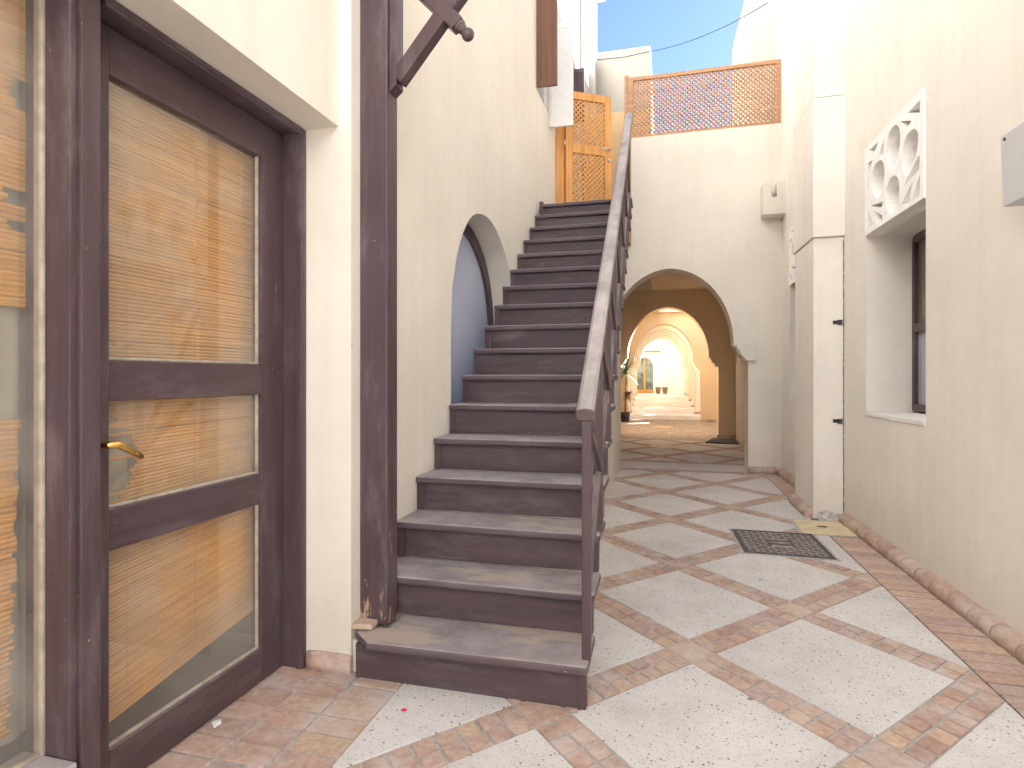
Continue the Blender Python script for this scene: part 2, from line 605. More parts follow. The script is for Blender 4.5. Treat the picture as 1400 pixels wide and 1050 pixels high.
brick, terr, pale, pas_brick = MB(), MB(), MB(), MB()
lattice_paving(brick, terr, (0.105, 2.79), 0.577, 0.631, -0.030, -2.2, 7.98, (-1.03, 0), (edgex(0) - 0.006, -0.012), 10)
lattice_paving(brick, terr, (-0.15, 10.75), 0.60, 0.66, -0.030, 8.96, 11.9, (-1.28, 0), (1.60, -0.026), 12)
y = 11.92
row = 0
while y < 17.4:
    x = -1.30 - (0.1 if row % 2 else 0)
    while x < 1.3:
        q = clip([(x + .004, y + .004), (x + .196, y + .004), (x + .196, y + .096), (x + .004, y + .096)], 1, .026, 1.60)
        if q: paver(pas_brick, q)
        x += .2
    y += .1
    row += 1
# two straight bands across the alley in front of the arch, and pale slabs between
for yb in (7.985, 8.78):
    x = -1.05
    while x < 1.30:
        for r in (0, 1):
            q = [(x + .005, yb + r * .088 + .004), (x + .095, yb + r * .088 + .004), (x + .095, yb + r * .088 + .084), (x + .005, yb + r * .088 + .084)]
            q = clip(q, 1, .026, 1.55)
            if q: paver(brick, q)
        x += 0.1
x = -1.05
while x < 1.5:
    q = clip([(x, 8.165), (x + .598, 8.165), (x + .598, 8.775), (x, 8.775)], 1, .026, 1.56)
    if q: paver(terr, q)
    x += 0.6
tag(MB().slab([(edgex(-2) - .001, -2.0), (wallx(-2) - .03, -2.0), (wallx(7.97) - .03, 7.97), (edgex(7.97) - .001, 7.97)], [], lambda u, v, d: (u, v, .0015 + d), .001).build('brick_border_bed', plain('dark_joint_bed', (0.11, 0.095, 0.085), 0.95, var=0.4, scale=30)), kind='structure')  # dark bed that shows between the border bricks
# brick strip along the right wall: bricks laid across
y = -2.0
while y < 7.97:
    h = 0.098
    sk = 0.008
    q = [(edgex(y) + .003, y + .005 + sk), (wallx(y) - .04, y + .005), (wallx(y) - .04, y + h - .005), (edgex(y) + .003, y + h - .005 + sk)]
    if not (4.98 < y < 5.56):
        m_ = 0.55 + random.uniform(-.02, .02)
        paver(pale, q, ins=0.003)
    y += h
# stack-bond bricks in front of the door
y = -2.0
while y < 2.23:
    xs = [-1.64, -1.42, -1.235, -1.03]
    for a, b in zip(xs, xs[1:]):
        j = random.uniform(-.003, .003)
        paver(brick, [(a + .006, y + .005 + j), (b - .006, y + .005 + j), (b - .006, y + .101 + j), (a + .006, y + .101 + j)])
    y += 0.106
tag(brick.build('brick_paving', BRICK), kind='structure')
tag(terr.build('terrazzo_paving', TERR), kind='structure')
tag(pas_brick.build('passage_paving', BRICK_PASS), kind='structure')
tag(pale.build('brick_border_paving', BRICK_PALE), kind='structure')


def kerb_run(name, label, a, b, depth, h, flip=1, seglen=0.205, group='rounded terracotta brick skirtings'):
    """bull-nosed bricks from a to b (2-D); they stand out 'depth' to the left of the direction a->b"""
    mb = MB()
    a, b = Vector((*a, 0)), Vector((*b, 0))
    L = (b - a).length
    d = (b - a).normalized()
    nrm = Vector((-d.y, d.x, 0)) * flip
    ns = max(1, round(L / seglen))
    prof = [(0.0, 0), (1.0, 0), (1.0, 0.45)] + [(math.cos(t * math.pi / 10) * 0.65 + 0.35, 0.45 + 0.55 * math.sin(t * math.pi / 10)) for t in range(1, 5)] + [(0.30, 1.0), (0.0, 1.0)]
    for k in range(ns):
        s0, s1 = k * L / ns + 0.0012, (k + 1) * L / ns - 0.0012
        jz, jd = random.uniform(-.002, .002), random.uniform(-.002, .002)
        rings = []
        N = 6
        for i in range(N + 1):
            f = i / N
            s = s0 + (s1 - s0) * f
            e = 1 - 0.035 * (abs(2 * f - 1) ** 9) + random.uniform(-.010, .010)
            rings.append([mb.bm.verts.new(a + d * s + nrm * ((depth + jd) * px * (e if px > .3 else 1)) + Vector((0, 0, (h + jz) * pz * (e if pz > .5 else 1)))) for px, pz in prof])
        for i in range(N):
            for j in range(len(prof) - 1):
                f = mb.face([rings[i][j], rings[i][j + 1], rings[i + 1][j + 1], rings[i + 1][j]])
                if f: f.smooth = True
        mb.face(rings[0]); mb.face(list(reversed(rings[-1])))
    bmesh.ops.recalc_face_normals(mb.bm, faces=mb.bm.faces)
    return tag(mb.build(name, BRICK_KERB), label, 'skirting', group)


# ------------------------------------------------------------------ walls
def arc_pts(w, spring, apex, cx, n=20):
    """pointed arch from the right springing over the apex to the left springing"""
    rise = apex - spring
    rad = (w * w + rise * rise) / (2 * w)
    t1 = math.atan2(rise, rad - w)
    pointed = [(cx + (w - rad) + rad * math.cos(t1 * k / n), spring + rad * math.sin(t1 * k / n)) for k in range(n + 1)]
    right = []
    for x, z in pointed:
        ze = spring + rise * math.sqrt(max(0.0, 1 - ((x - cx) / w) ** 2))
        right.append((x, 0.82 * ze + 0.18 * z))
    left = [(2 * cx - x, z) for x, z in reversed(right[:-1])]
    return right + left


def fx(x): return lambda u, v, d: (x - d, u, v)           # wall facing +X at x, (y, z) outline
def fr(u, v, d): return (wallx(u) + d, u, v)              # the right-hand wall
def fy(y): return lambda u, v, d: (u, y + d, v)           # wall facing -Y at y, (x, z) outline


# left building
tl = thing('plaster_building', 'cream plastered building on the left with the wooden door and arched niche', 'building', (-1.5, 4, 0))
niche_pts = [(3.437, 0.6), (3.43, 1.406), (3.45, 1.771), (3.49, 1.90), (3.545, 2.03), (3.63, 2.16), (3.757, 2.29), (3.89, 2.372), (4.03, 2.415), (4.18, 2.435),
             (4.32, 2.425), (4.46, 2.39), (4.60, 2.325), (4.74, 2.235), (4.86, 2.10), (4.94, 1.95), (4.99, 1.78), (5.00, 1.55), (5.0, 0.6)]
def crom(P, n=4):
    out = [P[0]]
    for i in range(len(P) - 1):
        p0, p1, p2, p3 = P[max(i - 1, 0)], P[i], P[i + 1], P[min(i + 2, len(P) - 1)]
        for k in range(1, n + 1):
            t = k / n
            out.append(tuple(0.5 * (2 * p1[j] + (p2[j] - p0[j]) * t + (2 * p0[j] - 5 * p1[j] + 4 * p2[j] - p3[j]) * t * t + (3 * p1[j] - p0[j] - 3 * p2[j] + p3[j]) * t ** 3) for j in (0, 1)))
    return out
niche_pts = crom(niche_pts)
mb = MB()
mb.slab([(2.40, -0.1), (7.40, -0.1), (7.40, 6.0), (2.40, 6.0)], [niche_pts,
        [(5.93, 4.21), (6.62, 4.21), (6.62, 5.32), (5.93, 5.32)]], fx(-1.29), 0.45)
mb.box(-1.74, -1.282, 2.223, 2.3995, -0.1, 6.0)                       # pier beside the door
mb.slab([(-2.4, 2.307), (2.2225, 2.307), (2.2225, 6.0), (-2.4, 6.0)], [], fx(-1.342), 0.40)
mb.box(-1.74, -1.342, -2.4, 0.30, -0.1, 2.3065)
mb.build('wall', CREAM_L, tl)
MB().box(-1.86, -1.60, 3.3, 5.2, 0.4, 2.7).build('niche_back', CREAM_L, tl)
MB().box(-9.0, -1.55, 2.41, 2.46, 0, 5.9).build('inner_wall', DARKIN, tl)
MB().box(-9.0, -1.342, -2.4, 7.4, 6.0, 6.15).build('roof', CREAM_L, tl)
MB().box(-9.0, -1.4, -2.6, -2.4, 0, 6.0).build('side_wall', CREAM_L, tl)
MB().box(-9.0, -3.0, -1.2, 7.0, 6.152, 11.5).build('bounce_block', OCHRE_D, tl)  # unseen block added above the roof to bounce sun onto the right wall
# dark room behind the glazing
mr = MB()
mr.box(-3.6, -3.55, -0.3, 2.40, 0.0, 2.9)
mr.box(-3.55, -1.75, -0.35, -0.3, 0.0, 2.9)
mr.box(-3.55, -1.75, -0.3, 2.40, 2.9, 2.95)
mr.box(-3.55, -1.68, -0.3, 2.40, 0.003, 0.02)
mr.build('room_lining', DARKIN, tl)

# upper window with two open leaves
w = thing('window', 'small upper window in the left wall with open leaf shutters', 'window', (-1.3, 6.27, 4.2))
f = MB()
f.slab([(5.932, 4.212), (6.618, 4.212), (6.618, 5.318), (5.932, 5.318)], [[(5.98, 4.26), (6.57, 4.26), (6.57, 5.27), (5.98, 5.27)]], fx(-1.32), 0.06)
f.build('frame', WHITE_P, w)
MB().box(-1.352, -1.347, 5.98, 6.57, 4.26, 5.27).build('pane', GLASS_W, w)


def shutter(y, x0, x1, z0, z1, m_front, m_back, name, label, kx=0.035):
    s = thing(name, label, 'shutter', (x0, y, z0), None)
    mb = MB()
    mb.slab([(x0, z0), (x1, z0), (x1, z1), (x0, z1)], [[(x0 + kx, z0 + .06), (x1 - kx, z0 + .06), (x1 - kx, z1 - .06), (x0 + kx, z1 - .06)]], fy(y), 0.034, 0.002)
    mb.build('frame', m_front, s)
    MB().box(x0 + kx, x1 - kx, y + .008, y + .024, z0 + .06, z1 - .06).build('panel', m_front, s)
    mb = MB()
    mb.box(x0 + .002, x1 - .002, y + .035, y + .040, z0 + .002, z1 - .002)
    mb.build('inner_face', m_back, s)
    return s


shutter(5.90, -1.288, -1.075, 4.215, 5.33, BROWN_SH, WHITE_P, 'shutter', 'brown painted shutter leaf standing open from the left upper wall')
shutter(6.60, -1.288, -1.02, 4.09, 5.26, WHITE_P, WHITE_P, 'shutter', 'white painted shutter leaf standing open beside the brown one')
shutter(8.40, -1.288, -1.14, 4.9, 5.66, PLUM_Z, WHITE_P, 'shutter', 'small dark plum shutter leaf above the lattice gate', 0.03)

# blue-grey arched door in the niche
dn = thing('niche_door', 'blue grey panel with dark arched frame inside the plaster niche', 'door', (-1.5, 4.2, 0.6))
cyc = (3.437 + 5.0) / 2
inner = [(cyc + (y - cyc) * 0.86, 0.6 + (z - 0.6) * 0.945) for y, z in niche_pts]
outer = [(cyc + (y - cyc) * 0.998, 0.6 + (z - 0.6) * 0.998) for y, z in niche_pts]
MB().slab([outer[0]] + outer[1:] + list(reversed(inner)), [], fx(-1.475), 0.085, 0.003).build('arched_frame', PLUM_Z, dn)
MB().slab([(cyc + (y - cyc) * 0.90, 0.6 + (z - 0.6) * 0.96) for y, z in niche_pts], [], fx(-1.50), 0.03).build('panel', BLUEP, dn)

# ------------------------------------------------------------------ glazed door and shop window
dr = thing('glazed_door', 'plum brown wooden door with three glass panes and bamboo blind behind', 'door', (-1.6, 1.74, 0))
LX = -1.588
mb = MB()
Y0, Y1, ZT = 1.284, 2.196, 2.284
GY0, GY1 = 1.378, 2.052
hol = [(0.146, 0.733), (0.857, 1.178), (1.298, 2.142)]
# stiles and rails butt against one another
for y0, y1 in ((Y0, GY0), (GY1, Y1)):
    st = MB(); st.box(LX - .044, LX, y0, y1, 0.012, ZT, 0.003); st.build('stile', PLUM_Z, dr)
for z0, z1 in ((0.012, 0.146), (0.733, 0.857), (1.178, 1.298), (2.142, ZT)):
    rl = MB(); rl.box(LX - .043, LX - .0015, GY0 + .0005, GY1 - .0005, z0, z1, 0.003); rl.build('rail', PLUM_Y, dr)
for z0, z1 in hol:
    gp = MB().box(LX - .030, LX - .025, GY0 + .001, GY1 - .001, z0 + .001, z1 - .001).build('glass_pane', GLASS, dr)
    gb = MB()
    t = 0.010
    gb.box(LX - .024, LX - .012, GY0 + .001, GY1 - .001, z0 + .001, z0 + t, 0.002)
    gb.box(LX - .024, LX - .013, GY1 - t, GY1 - .001, z0 + t, z1 - .001, 0.002)
    gb.build('glazing_bead', BEAD, gp)
hd = MB()
hz = 1.055
hd.tube([(LX - .001, 1.315, hz), (LX + .035, 1.315, hz), (LX + .058, 1.318, hz), (LX + .068, 1.325, hz + .001), (LX + .070, 1.345, hz), (LX + .070, 1.385, hz - .022), (LX + .068, 1.425, hz - .046)],
        [.010, .010, .0105, .011, .0115, .0105, .008], 12)
hd.tube([(LX, 1.315, hz - .004), (LX + .006, 1.315, hz - .004)], .022, 16)
hd.build('lever_handle', BRASS, dr)
# frame of door and window
fr_ = thing('door_frame', 'plum brown wooden frame around the glazed door and shop window', 'frame', (-1.55, 1.2, 0))
mb = MB(); mb.box(-1.66, -1.494, 2.198, 2.2205, 0.0, 2.303, 0.003)
mb.box(-1.528, -1.498, 2.190, 2.1985, 0.0, 2.29, 0.003); mb.build('jamb', PLUM_Z, fr_)
mb = MB(); mb.box(-1.66, -1.494, 0.32, 2.1975, 2.286, 2.3055, 0.003)
mb.box(-1.525, -1.498, 1.29, 2.188, 2.276, 2.2865, 0.003); mb.build('head', PLUM_Y, fr_)
mb = MB(); mb.box(-1.66, -1.506, 1.193, 1.279, 0.0, 2.2855, 0.004)
mb.box(-1.5065, -1.492, 1.214, 1.270, 0.0, 2.2850, 0.003); mb.build('mullion', PLUM_Z, fr_)
MB().box(-1.66, -1.50, 0.30, 0.36, 0.0, 2.2855, 0.004).build('jamb', PLUM_Z, fr_)
MB().box(-1.66, -1.50, 0.361, 1.1925, 0.0, 0.225, 0.003).build('panel', PLUM_Z, fr_)
sw = thing('shop_window', 'tall glass window at the left edge with torn bamboo blind', 'window', (-1.6, 0.8, 0.25))
MB().box(-1.66, -1.478, 0.361, 1.1915, 0.2255, 0.250, 0.004).build('sill', SILLM, sw)
MB().box(-1.601, -1.596, 0.372, 1.182, 0.2505, 2.2840).build('glass_pane', GLASS, sw)
mb = MB(); mb.box(-1.616, -1.586, 1.1825, 1.1925, 0.2505, 2.2840, 0.002); mb.box(-1.612, -1.590, 0.372, 1.1815, 0.2505, 0.262, 0.002)
mb.build('glazing_bead', BEAD, sw)


def blind(name, label, x, z0, z1, pitch, fy0, fy1, tilt):
    mb = MB()
    z = z1
    while z > z0:
        s, e = fy0(z), fy1(z)
        if s is not None and e - s > 0.02:
            t = tilt(z)
            zz = z + random.uniform(-.0005, .0005)
            h = pitch * random.uniform(0.935, 0.965)
            dx = random.uniform(-.0006, .0006)
            sag = random.uniform(-.0009, .0009)
            za, zb = zz + t * (s - 1.4), zz + t * (e - 1.4) + sag
            b = bmesh.new()
            pr = [(0, 0), (.0028, h * .25), (.0036, h * .5), (.0028, h * .75), (0, h), (-.002, h * .5)]
            A = [b.verts.new((x + dx + px, s, za + pz)) for px, pz in pr]
            B = [b.verts.new((x + dx + px, e, zb + pz)) for px, pz in pr]
            for i in range(len(pr)):
                j = (i + 1) % len(pr)
                b.faces.new([A[i], A[j], B[j], B[i]])
            b.faces.new(A); b.faces.new(B)
            bmesh.ops.recalc_face_normals(b, faces=b.faces)
            mb.merge(b)
        z -= pitch
    return mb


def door_start(z):
    if 0.83 < z < 1.12:
        k = (z - 0.83) / 0.29
        hole = 0.07 + 0.105 * math.sin(math.pi * min(1, max(0, k))) ** 0.6
        if random.random() < 0.25: hole *= 0.45
        return 1.36 + hole + random.uniform(-.012, .012)
    return 1.30


bl = thing('bamboo_blind', 'orange bamboo blind with a torn corner hanging behind the door glass', 'blind', (-1.66, 1.72, 0.2))
blind('b', '', -1.665, 0.17, 2.26, 0.0125, door_start, lambda z: 2.16 + random.uniform(-.01, .01), lambda z: 0.15 * max(0, min(1, (1.15 - z) / 0.9))).build('slats', BAMBOO, bl)
mb = MB()
for yy in (1.50, 1.78, 2.02):
    mb.tube([(-1.660, yy, 0.24 + 0.15 * (yy - 1.4)), (-1.660, yy, 2.26)], 0.0010, 5)
mb.build('cord', BAMBOO, bl)


def win_end(z):
    if 1.95 < z < 2.03: return 1.165 + random.uniform(-.01, .01)
    if z > 1.42:
        if 1.70 < z < 1.735 or 1.63 < z < 1.66: return 1.145 + random.uniform(-.006, .012)
        return 1.203 + random.uniform(-.006, .006)
    if z > 1.13:
        return 1.130 + random.uniform(-.012, .006) if random.random() < .55 else 0.9
    if z > 1.02: return 1.185 + random.uniform(-.012, .012)
    return 1.165 + 0.03 * (z - 0.6) + random.uniform(-.008, .008)


bw = thing('bamboo_blind', 'ragged orange bamboo blind with missing slats behind the left window', 'blind', (-1.66, 0.8, 0.3))
blind('b', '', -1.667, 0.30, 2.27, 0.0135, lambda z: 0.38, win_end, lambda z: 0.0).build('slats', BAMBOO, bw)


def curtain(name, label, x, y0, y1, z0, z1, amp=0.012, nf=26):
    mb = MB()
    N = nf * 4
    rows = []
    for k in range(9):
        z = z0 + (z1 - z0) * k / 8
        rows.append([mb.bm.verts.new((x + amp * math.sin(i / N * nf * 2 * math.pi + 0.5 * math.sin(k * .9)) + 0.004 * math.sin(i * .7 + k), y0 + (y1 - y0) * i / N, z)) for i in range(N + 1)])
    for k in range(8):
        for i in range(N):
            f = mb.face([rows[k][i], rows[k][i + 1], rows[k + 1][i + 1], rows[k + 1][i]])
            f.smooth = True
    return tag(mb.build(name, CURTAIN), label, 'curtain')


curtain('curtain', 'grey curtain hanging behind the ragged blind of the left window', -1.705, 0.36, 1.262, 0.27, 2.27, 0.010, 9)
curtain('curtain', 'grey cloth showing through the torn blind behind the door', -1.70, 1.30, 1.64, 0.72, 1.24, 0.006, 5)

# ------------------------------------------------------------------ timber post and bracket
ps = thing('timber_post', 'weathered plum timber post standing on the lowest step with X shaped bracket', 'post', (-1.21, 2.35, 0.18))
MB().box(-1.289, -1.153, 2.298, 2.398, 0.186, 4.6, 0.006).build('shaft', PLUM_POST, ps)
mb = MB()
mb.hexa([(-1.1525, 2.312, 2.47), (-1.118, 2.312, 2.50), (-1.118, 2.384, 2.50), (-1.1525, 2.384, 2.47),
         (-1.1525, 2.312, 4.5), (-1.118, 2.312, 4.5), (-1.118, 2.384, 4.5), (-1.1525, 2.384, 4.5)], 0.004)
mb.build('wall_plate', PLUM_Z, ps)
SD = Vector((0, 1, 0))
MB().bar((-1.125, 2.345, 2.53), (-0.53, 2.345, 3.23), 0.06, 0.062, SD, 0.004).build('strut', PLUM_Z, ps)
cb = MB()
p0, p1 = Vector((-1.13, 2.343, 3.02)), Vector((-0.845, 2.343, 2.725))
cb.bar(p0, p1, 0.062, 0.062, SD, 0.004)
cbo = cb.build('cross_bar', PLUM_Z, ps)
d = (p1 - p0).normalized()
fb = MB()
prof = [(0.0, .027), (.006, .031), (.012, .026), (.016, .018), (.021, .016), (.025, .021), (.029, .021), (.033, .013), (.037, .014), (.043, .022), (.052, .027), (.062, .028), (.072, .024), (.080, .015), (.084, .003)]
fb.tube([p1 + d * (a - .001) for a, r in prof], [r for a, r in prof], 18)
fb.build('finial', PLUM_Z, cbo, smooth=True)
tag(MB().hexa([(-1.279, 2.222, .187), (-1.195, 2.238, .187), (-1.195, 2.292, .187), (-1.281, 2.292, .187),
               (-1.279, 2.222, .210), (-1.195, 2.238, .210), (-1.195, 2.292, .210), (-1.281, 2.292, .210)], 0.002).build('loose_tile', BRICK_PALE),
    'loose terracotta tile lying on the lowest step beside the post', 'tile')

# ------------------------------------------------------------------ staircase
N_ST, RISE, GO = 17, 0.18, 0.2438
def nose(i): return 2.16 + GO * (i - 1)
def rx(y): return -0.28 - 0.0145 * (y - 2.16)     # right-hand ends of the treads
WX = -1.2885
st = thing('staircase', 'plum painted wooden staircase with crossed railing climbing along the left wall', 'staircase', (-0.8, 2.2, 0))
prof = [(nose(1) + .075, 0.003)]
for i in range(1, N_ST + 1):
    prof += [(nose(i) + .075, RISE * i - .045)]
    prof += [(nose(i + 1) + .075 if i < N_ST else 8.14, RISE * i - .045)]
prof += [(8.14, 0.003)]
core = MB()
core.slab(prof, [], lambda u, v, dd: (-0.60 - dd * 0.68, u, v), 1.0)
core.build('plaster_base', CREAM_L, st)
for i in range(1, N_ST + 1):
    y0, z1 = nose(i), RISE * i
    y1 = nose(i + 1) + 0.045 if i < N_ST else 6.35
    t = MB()
    th = 0.036
    if i == 1:
        out = [(-1.262, 2.226), (-1.165, 2.140), (rx(y0), 2.160), (rx(y1), y1), (-1.149, y1), (-1.149, 2.2965), (-1.2625, 2.2965)]
        t.slab(out, [], lambda u, v, dd: (u, v, z1 - dd), th, 0.011)
    else:
        jy = random.uniform(-.004, .004)
        t.hexa([(WX, y0 + jy, z1 - th), (rx(y0), y0 - jy, z1 - th), (rx(y1), y1, z1 - th), (WX, y1, z1 - th),
                (WX, y0 + jy, z1), (rx(y0), y0 - jy, z1), (rx(y1), y1, z1), (WX, y1, z1)], 0.011, 3)
    t.build('tread', TREAD_WORN if i <= 3 else TREAD, st)
    r = MB()
    yr = y0 + 0.036
    zb = RISE * (i - 1) + (0.0015 if i > 1 else 0.002)
    xr = rx(y0) - 0.045
    xl = WX if i > 1 else -1.245
    r.box(xl, xr, yr, yr + .024, zb, z1 - th - .0005)
    ro = r.build('riser', PLUM_X, st)
    if i > 1:
        s = MB()
        s.box(xl, xl + .038, yr - .014, yr - .0005, zb, z1 - th - .0005, 0.002)
        s.build('corner_strip', PLUM_Z, ro)
    s = MB()
    s.box(xr + .0005, xr + .034, yr - .004, yr + .05, zb, z1 - th - .0005, 0.002)
    s.build('corner_strip', PLUM_Z, ro)
cg = MB()
for xo in (0.55,):
    cg.slab([(2.40, .003), (2.62, .003), (6.30, 2.80), (6.30, 2.985), (6.14, 2.985)], [], lambda u, v, dd: (rx(u) - xo - dd, u, v), 0.045)
cg.build('carriage', PLUM_Y, st)
# landing boards
MB().box(WX, -0.47, 6.351, 8.13, 3.015, 3.05, 0.003).build('landing', PLUM_X, st)
# railing
def railx(y): return -0.292 - 0.0155 * (y - 2.2)
def railz(y): return 1.128 + 0.7385 * (y - 2.2)
h = MB()
ya, yb_ = 2.19, 5.83
wd, ht = 0.036, 0.036
ring = [(-wd, -ht), (wd, -ht), (wd + .001, -.010), (wd - .003, -.002), (wd * .6, 0.006), (0, .009), (-wd * .6, .006), (-wd + .003, -.002), (-wd - .001, -.010)]
b = bmesh.new()
rs = []
for y in (ya, ya + .03, (ya + yb_) / 2, yb_):
    rs.append([b.verts.new((railx(y) + px, y - pz * 0.2, railz(y) + pz)) for px, pz in ring])
for i in range(len(rs) - 1):
    for k in range(len(ring)):
        b.faces.new([rs[i][k], rs[i][(k + 1) % len(ring)], rs[i + 1][(k + 1) % len(ring)], rs[i + 1][k]])
b.faces.new(rs[0]); b.faces.new(rs[-1])
bmesh.ops.recalc_face_normals(b, faces=b.faces)
bmesh.ops.bevel(b, geom=[e for f_ in b.faces if len(f_.verts) > 4 for e in f_.edges], offset=.003, segments=2, affect='EDGES', profile=.5)
h.merge(b)
h.build('handrail', RAIL, st)
py = [2.235 + 0.4876 * k for k in range(8)]
for k, y in enumerate(py):
    i = int((y - 2.16) / GO) + 1
    p = MB()
    p.box(railx(y) - .017, railx(y) + .017, y - .017, y + .017, RISE * min(i, N_ST) - .002, railz(y) - ht + .012, 0.002)
    p.build('railing_post', PLUM_Z, st)
SX = Vector((1, 0, 0))
for k in range(len(py) - 1):
    a, c = py[k] + .017, py[k + 1] - .017
    xa, xc = railx(a), railx(c)
    lo = lambda y: railz(y) - 0.70
    up = lambda y: railz(y) - 0.085
    for nm, fz in (('bottom_rail', lo), ('top_rail', up)):
        MB().bar((xa, a, fz(a)), (xc, c, fz(c)), .030, .042, SX, .002).build(nm, PLUM_Y, st)
    MB().bar((xa - .006, a, lo(a) + .03), (xc - .006, c, up(c) - .03), .016, .036, SX, .002).build('cross_brace', PLUM_Y, st)
    MB().bar((xa + .011, a, up(a) - .03), (xc + .011, c, lo(c) + .03), .016, .036, SX, .002).build('cross_brace', PLUM_Y, st)
tb = MB()
pr = [(0, .020), (.02, .020), (.03, .012), (.05, .024), (.075, .028), (.10, .016), (.115, .024), (.13, .013), (.15, .026), (.17, .022), (.178, .006)]
tb.tube([(-1.245, 5.95, 2.99 - 0.115 + a) for a, r in pr], [r for a, r in pr], 14)
tag(tb.build('turned_spindle', PLUM_Z, None, smooth=True), 'short turned wooden spindle fixed on the wall beside the topmost steps', 'spindle')

# ------------------------------------------------------------------ right building
tr = thing('plaster_building', 'pale plastered building on the right with two grille windows', 'building', (2, 3, 0))
HB = 7.93
win1 = [(4.12, 0.966), (5.135, 0.966), (5.135, 3.02), (4.12, 3.02)]
win2 = [(6.69, 0.966), (7.705, 0.966), (7.705, 3.02), (6.69, 3.02)]
MB().slab([(-1.9, -0.1), (8.53, -0.1), (8.53, HB), (-1.9, HB)], [win1, win2], fr, 0.5).build('wall', CREAM_R, tr)
MB().slab([(-1.9, HB), (8.53, HB), (8.53, HB + .12), (-1.9, HB + .12)], [], lambda u, v, dd: (wallx(u) + 0.02 + dd * 8, u, v), 1.0).build('roof', CREAM_R, tr)
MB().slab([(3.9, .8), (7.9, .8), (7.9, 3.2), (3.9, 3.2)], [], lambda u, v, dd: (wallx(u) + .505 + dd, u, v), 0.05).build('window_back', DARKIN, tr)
rr = thing('plaster_building', 'rear part of the right building, coloured darker against strong light', 'building', (2, 10, 0))
MB().slab([(8.5305, -0.1), (12.83, -0.1), (12.83, HB), (8.5305, HB)], [], fr, 0.5).build('wall', CREAM_B, rr)  # same wall continued; its darker colour tames the light there
MB().slab([(8.5305, HB), (12.83, HB), (12.83, HB + .12), (8.5305, HB + .12)], [], lambda u, v, dd: (wallx(u) + 0.02 + dd * 8, u, v), 1.0).build('roof', CREAM_B, rr)
# pilaster
MB().hexa([(1.25, 5.68, -.1), (1.60, 5.68, -.1), (1.60, 6.36, -.1), (1.235, 6.36, -.1), (1.25, 5.68, 2.464), (1.60, 5.68, 2.464), (1.60, 6.36, 2.464), (1.235, 6.36, 2.464)], 0.006).build('pilaster', CREAM_R, tr)
MB().hexa([(1.238, 5.645, 2.466), (1.60, 5.645, 2.466), (1.60, 6.40, 2.466), (1.222, 6.40, 2.466), (1.238, 5.645, 3.68), (1.60, 5.645, 3.68), (1.60, 6.40, 3.68), (1.222, 6.40, 3.68)], 0.006).build('pilaster', CREAM_R, tr)
MB().hexa([(1.240, 5.647, 3.684), (1.60, 5.647, 3.684), (1.60, 6.40, 3.684), (1.224, 6.40, 3.684), (1.240, 5.647, HB), (1.60, 5.647, HB), (1.60, 6.40, HB), (1.224, 6.40, HB)], 0.006).build('pilaster', CREAM_R, tr)


def ell(cu, cv, a, b_, rot=0.0, n=26, pinch=0.0):
    o = []
    for k in range(n):
        t = 2 * math.pi * k / n
        x, y = a * math.cos(t), b_ * math.sin(t)
        x *= 1 - pinch * (y / b_)
        o.append((cu + x * math.cos(rot) - y * math.sin(rot), cv + x * math.sin(rot) + y * math.cos(rot)))
    return o


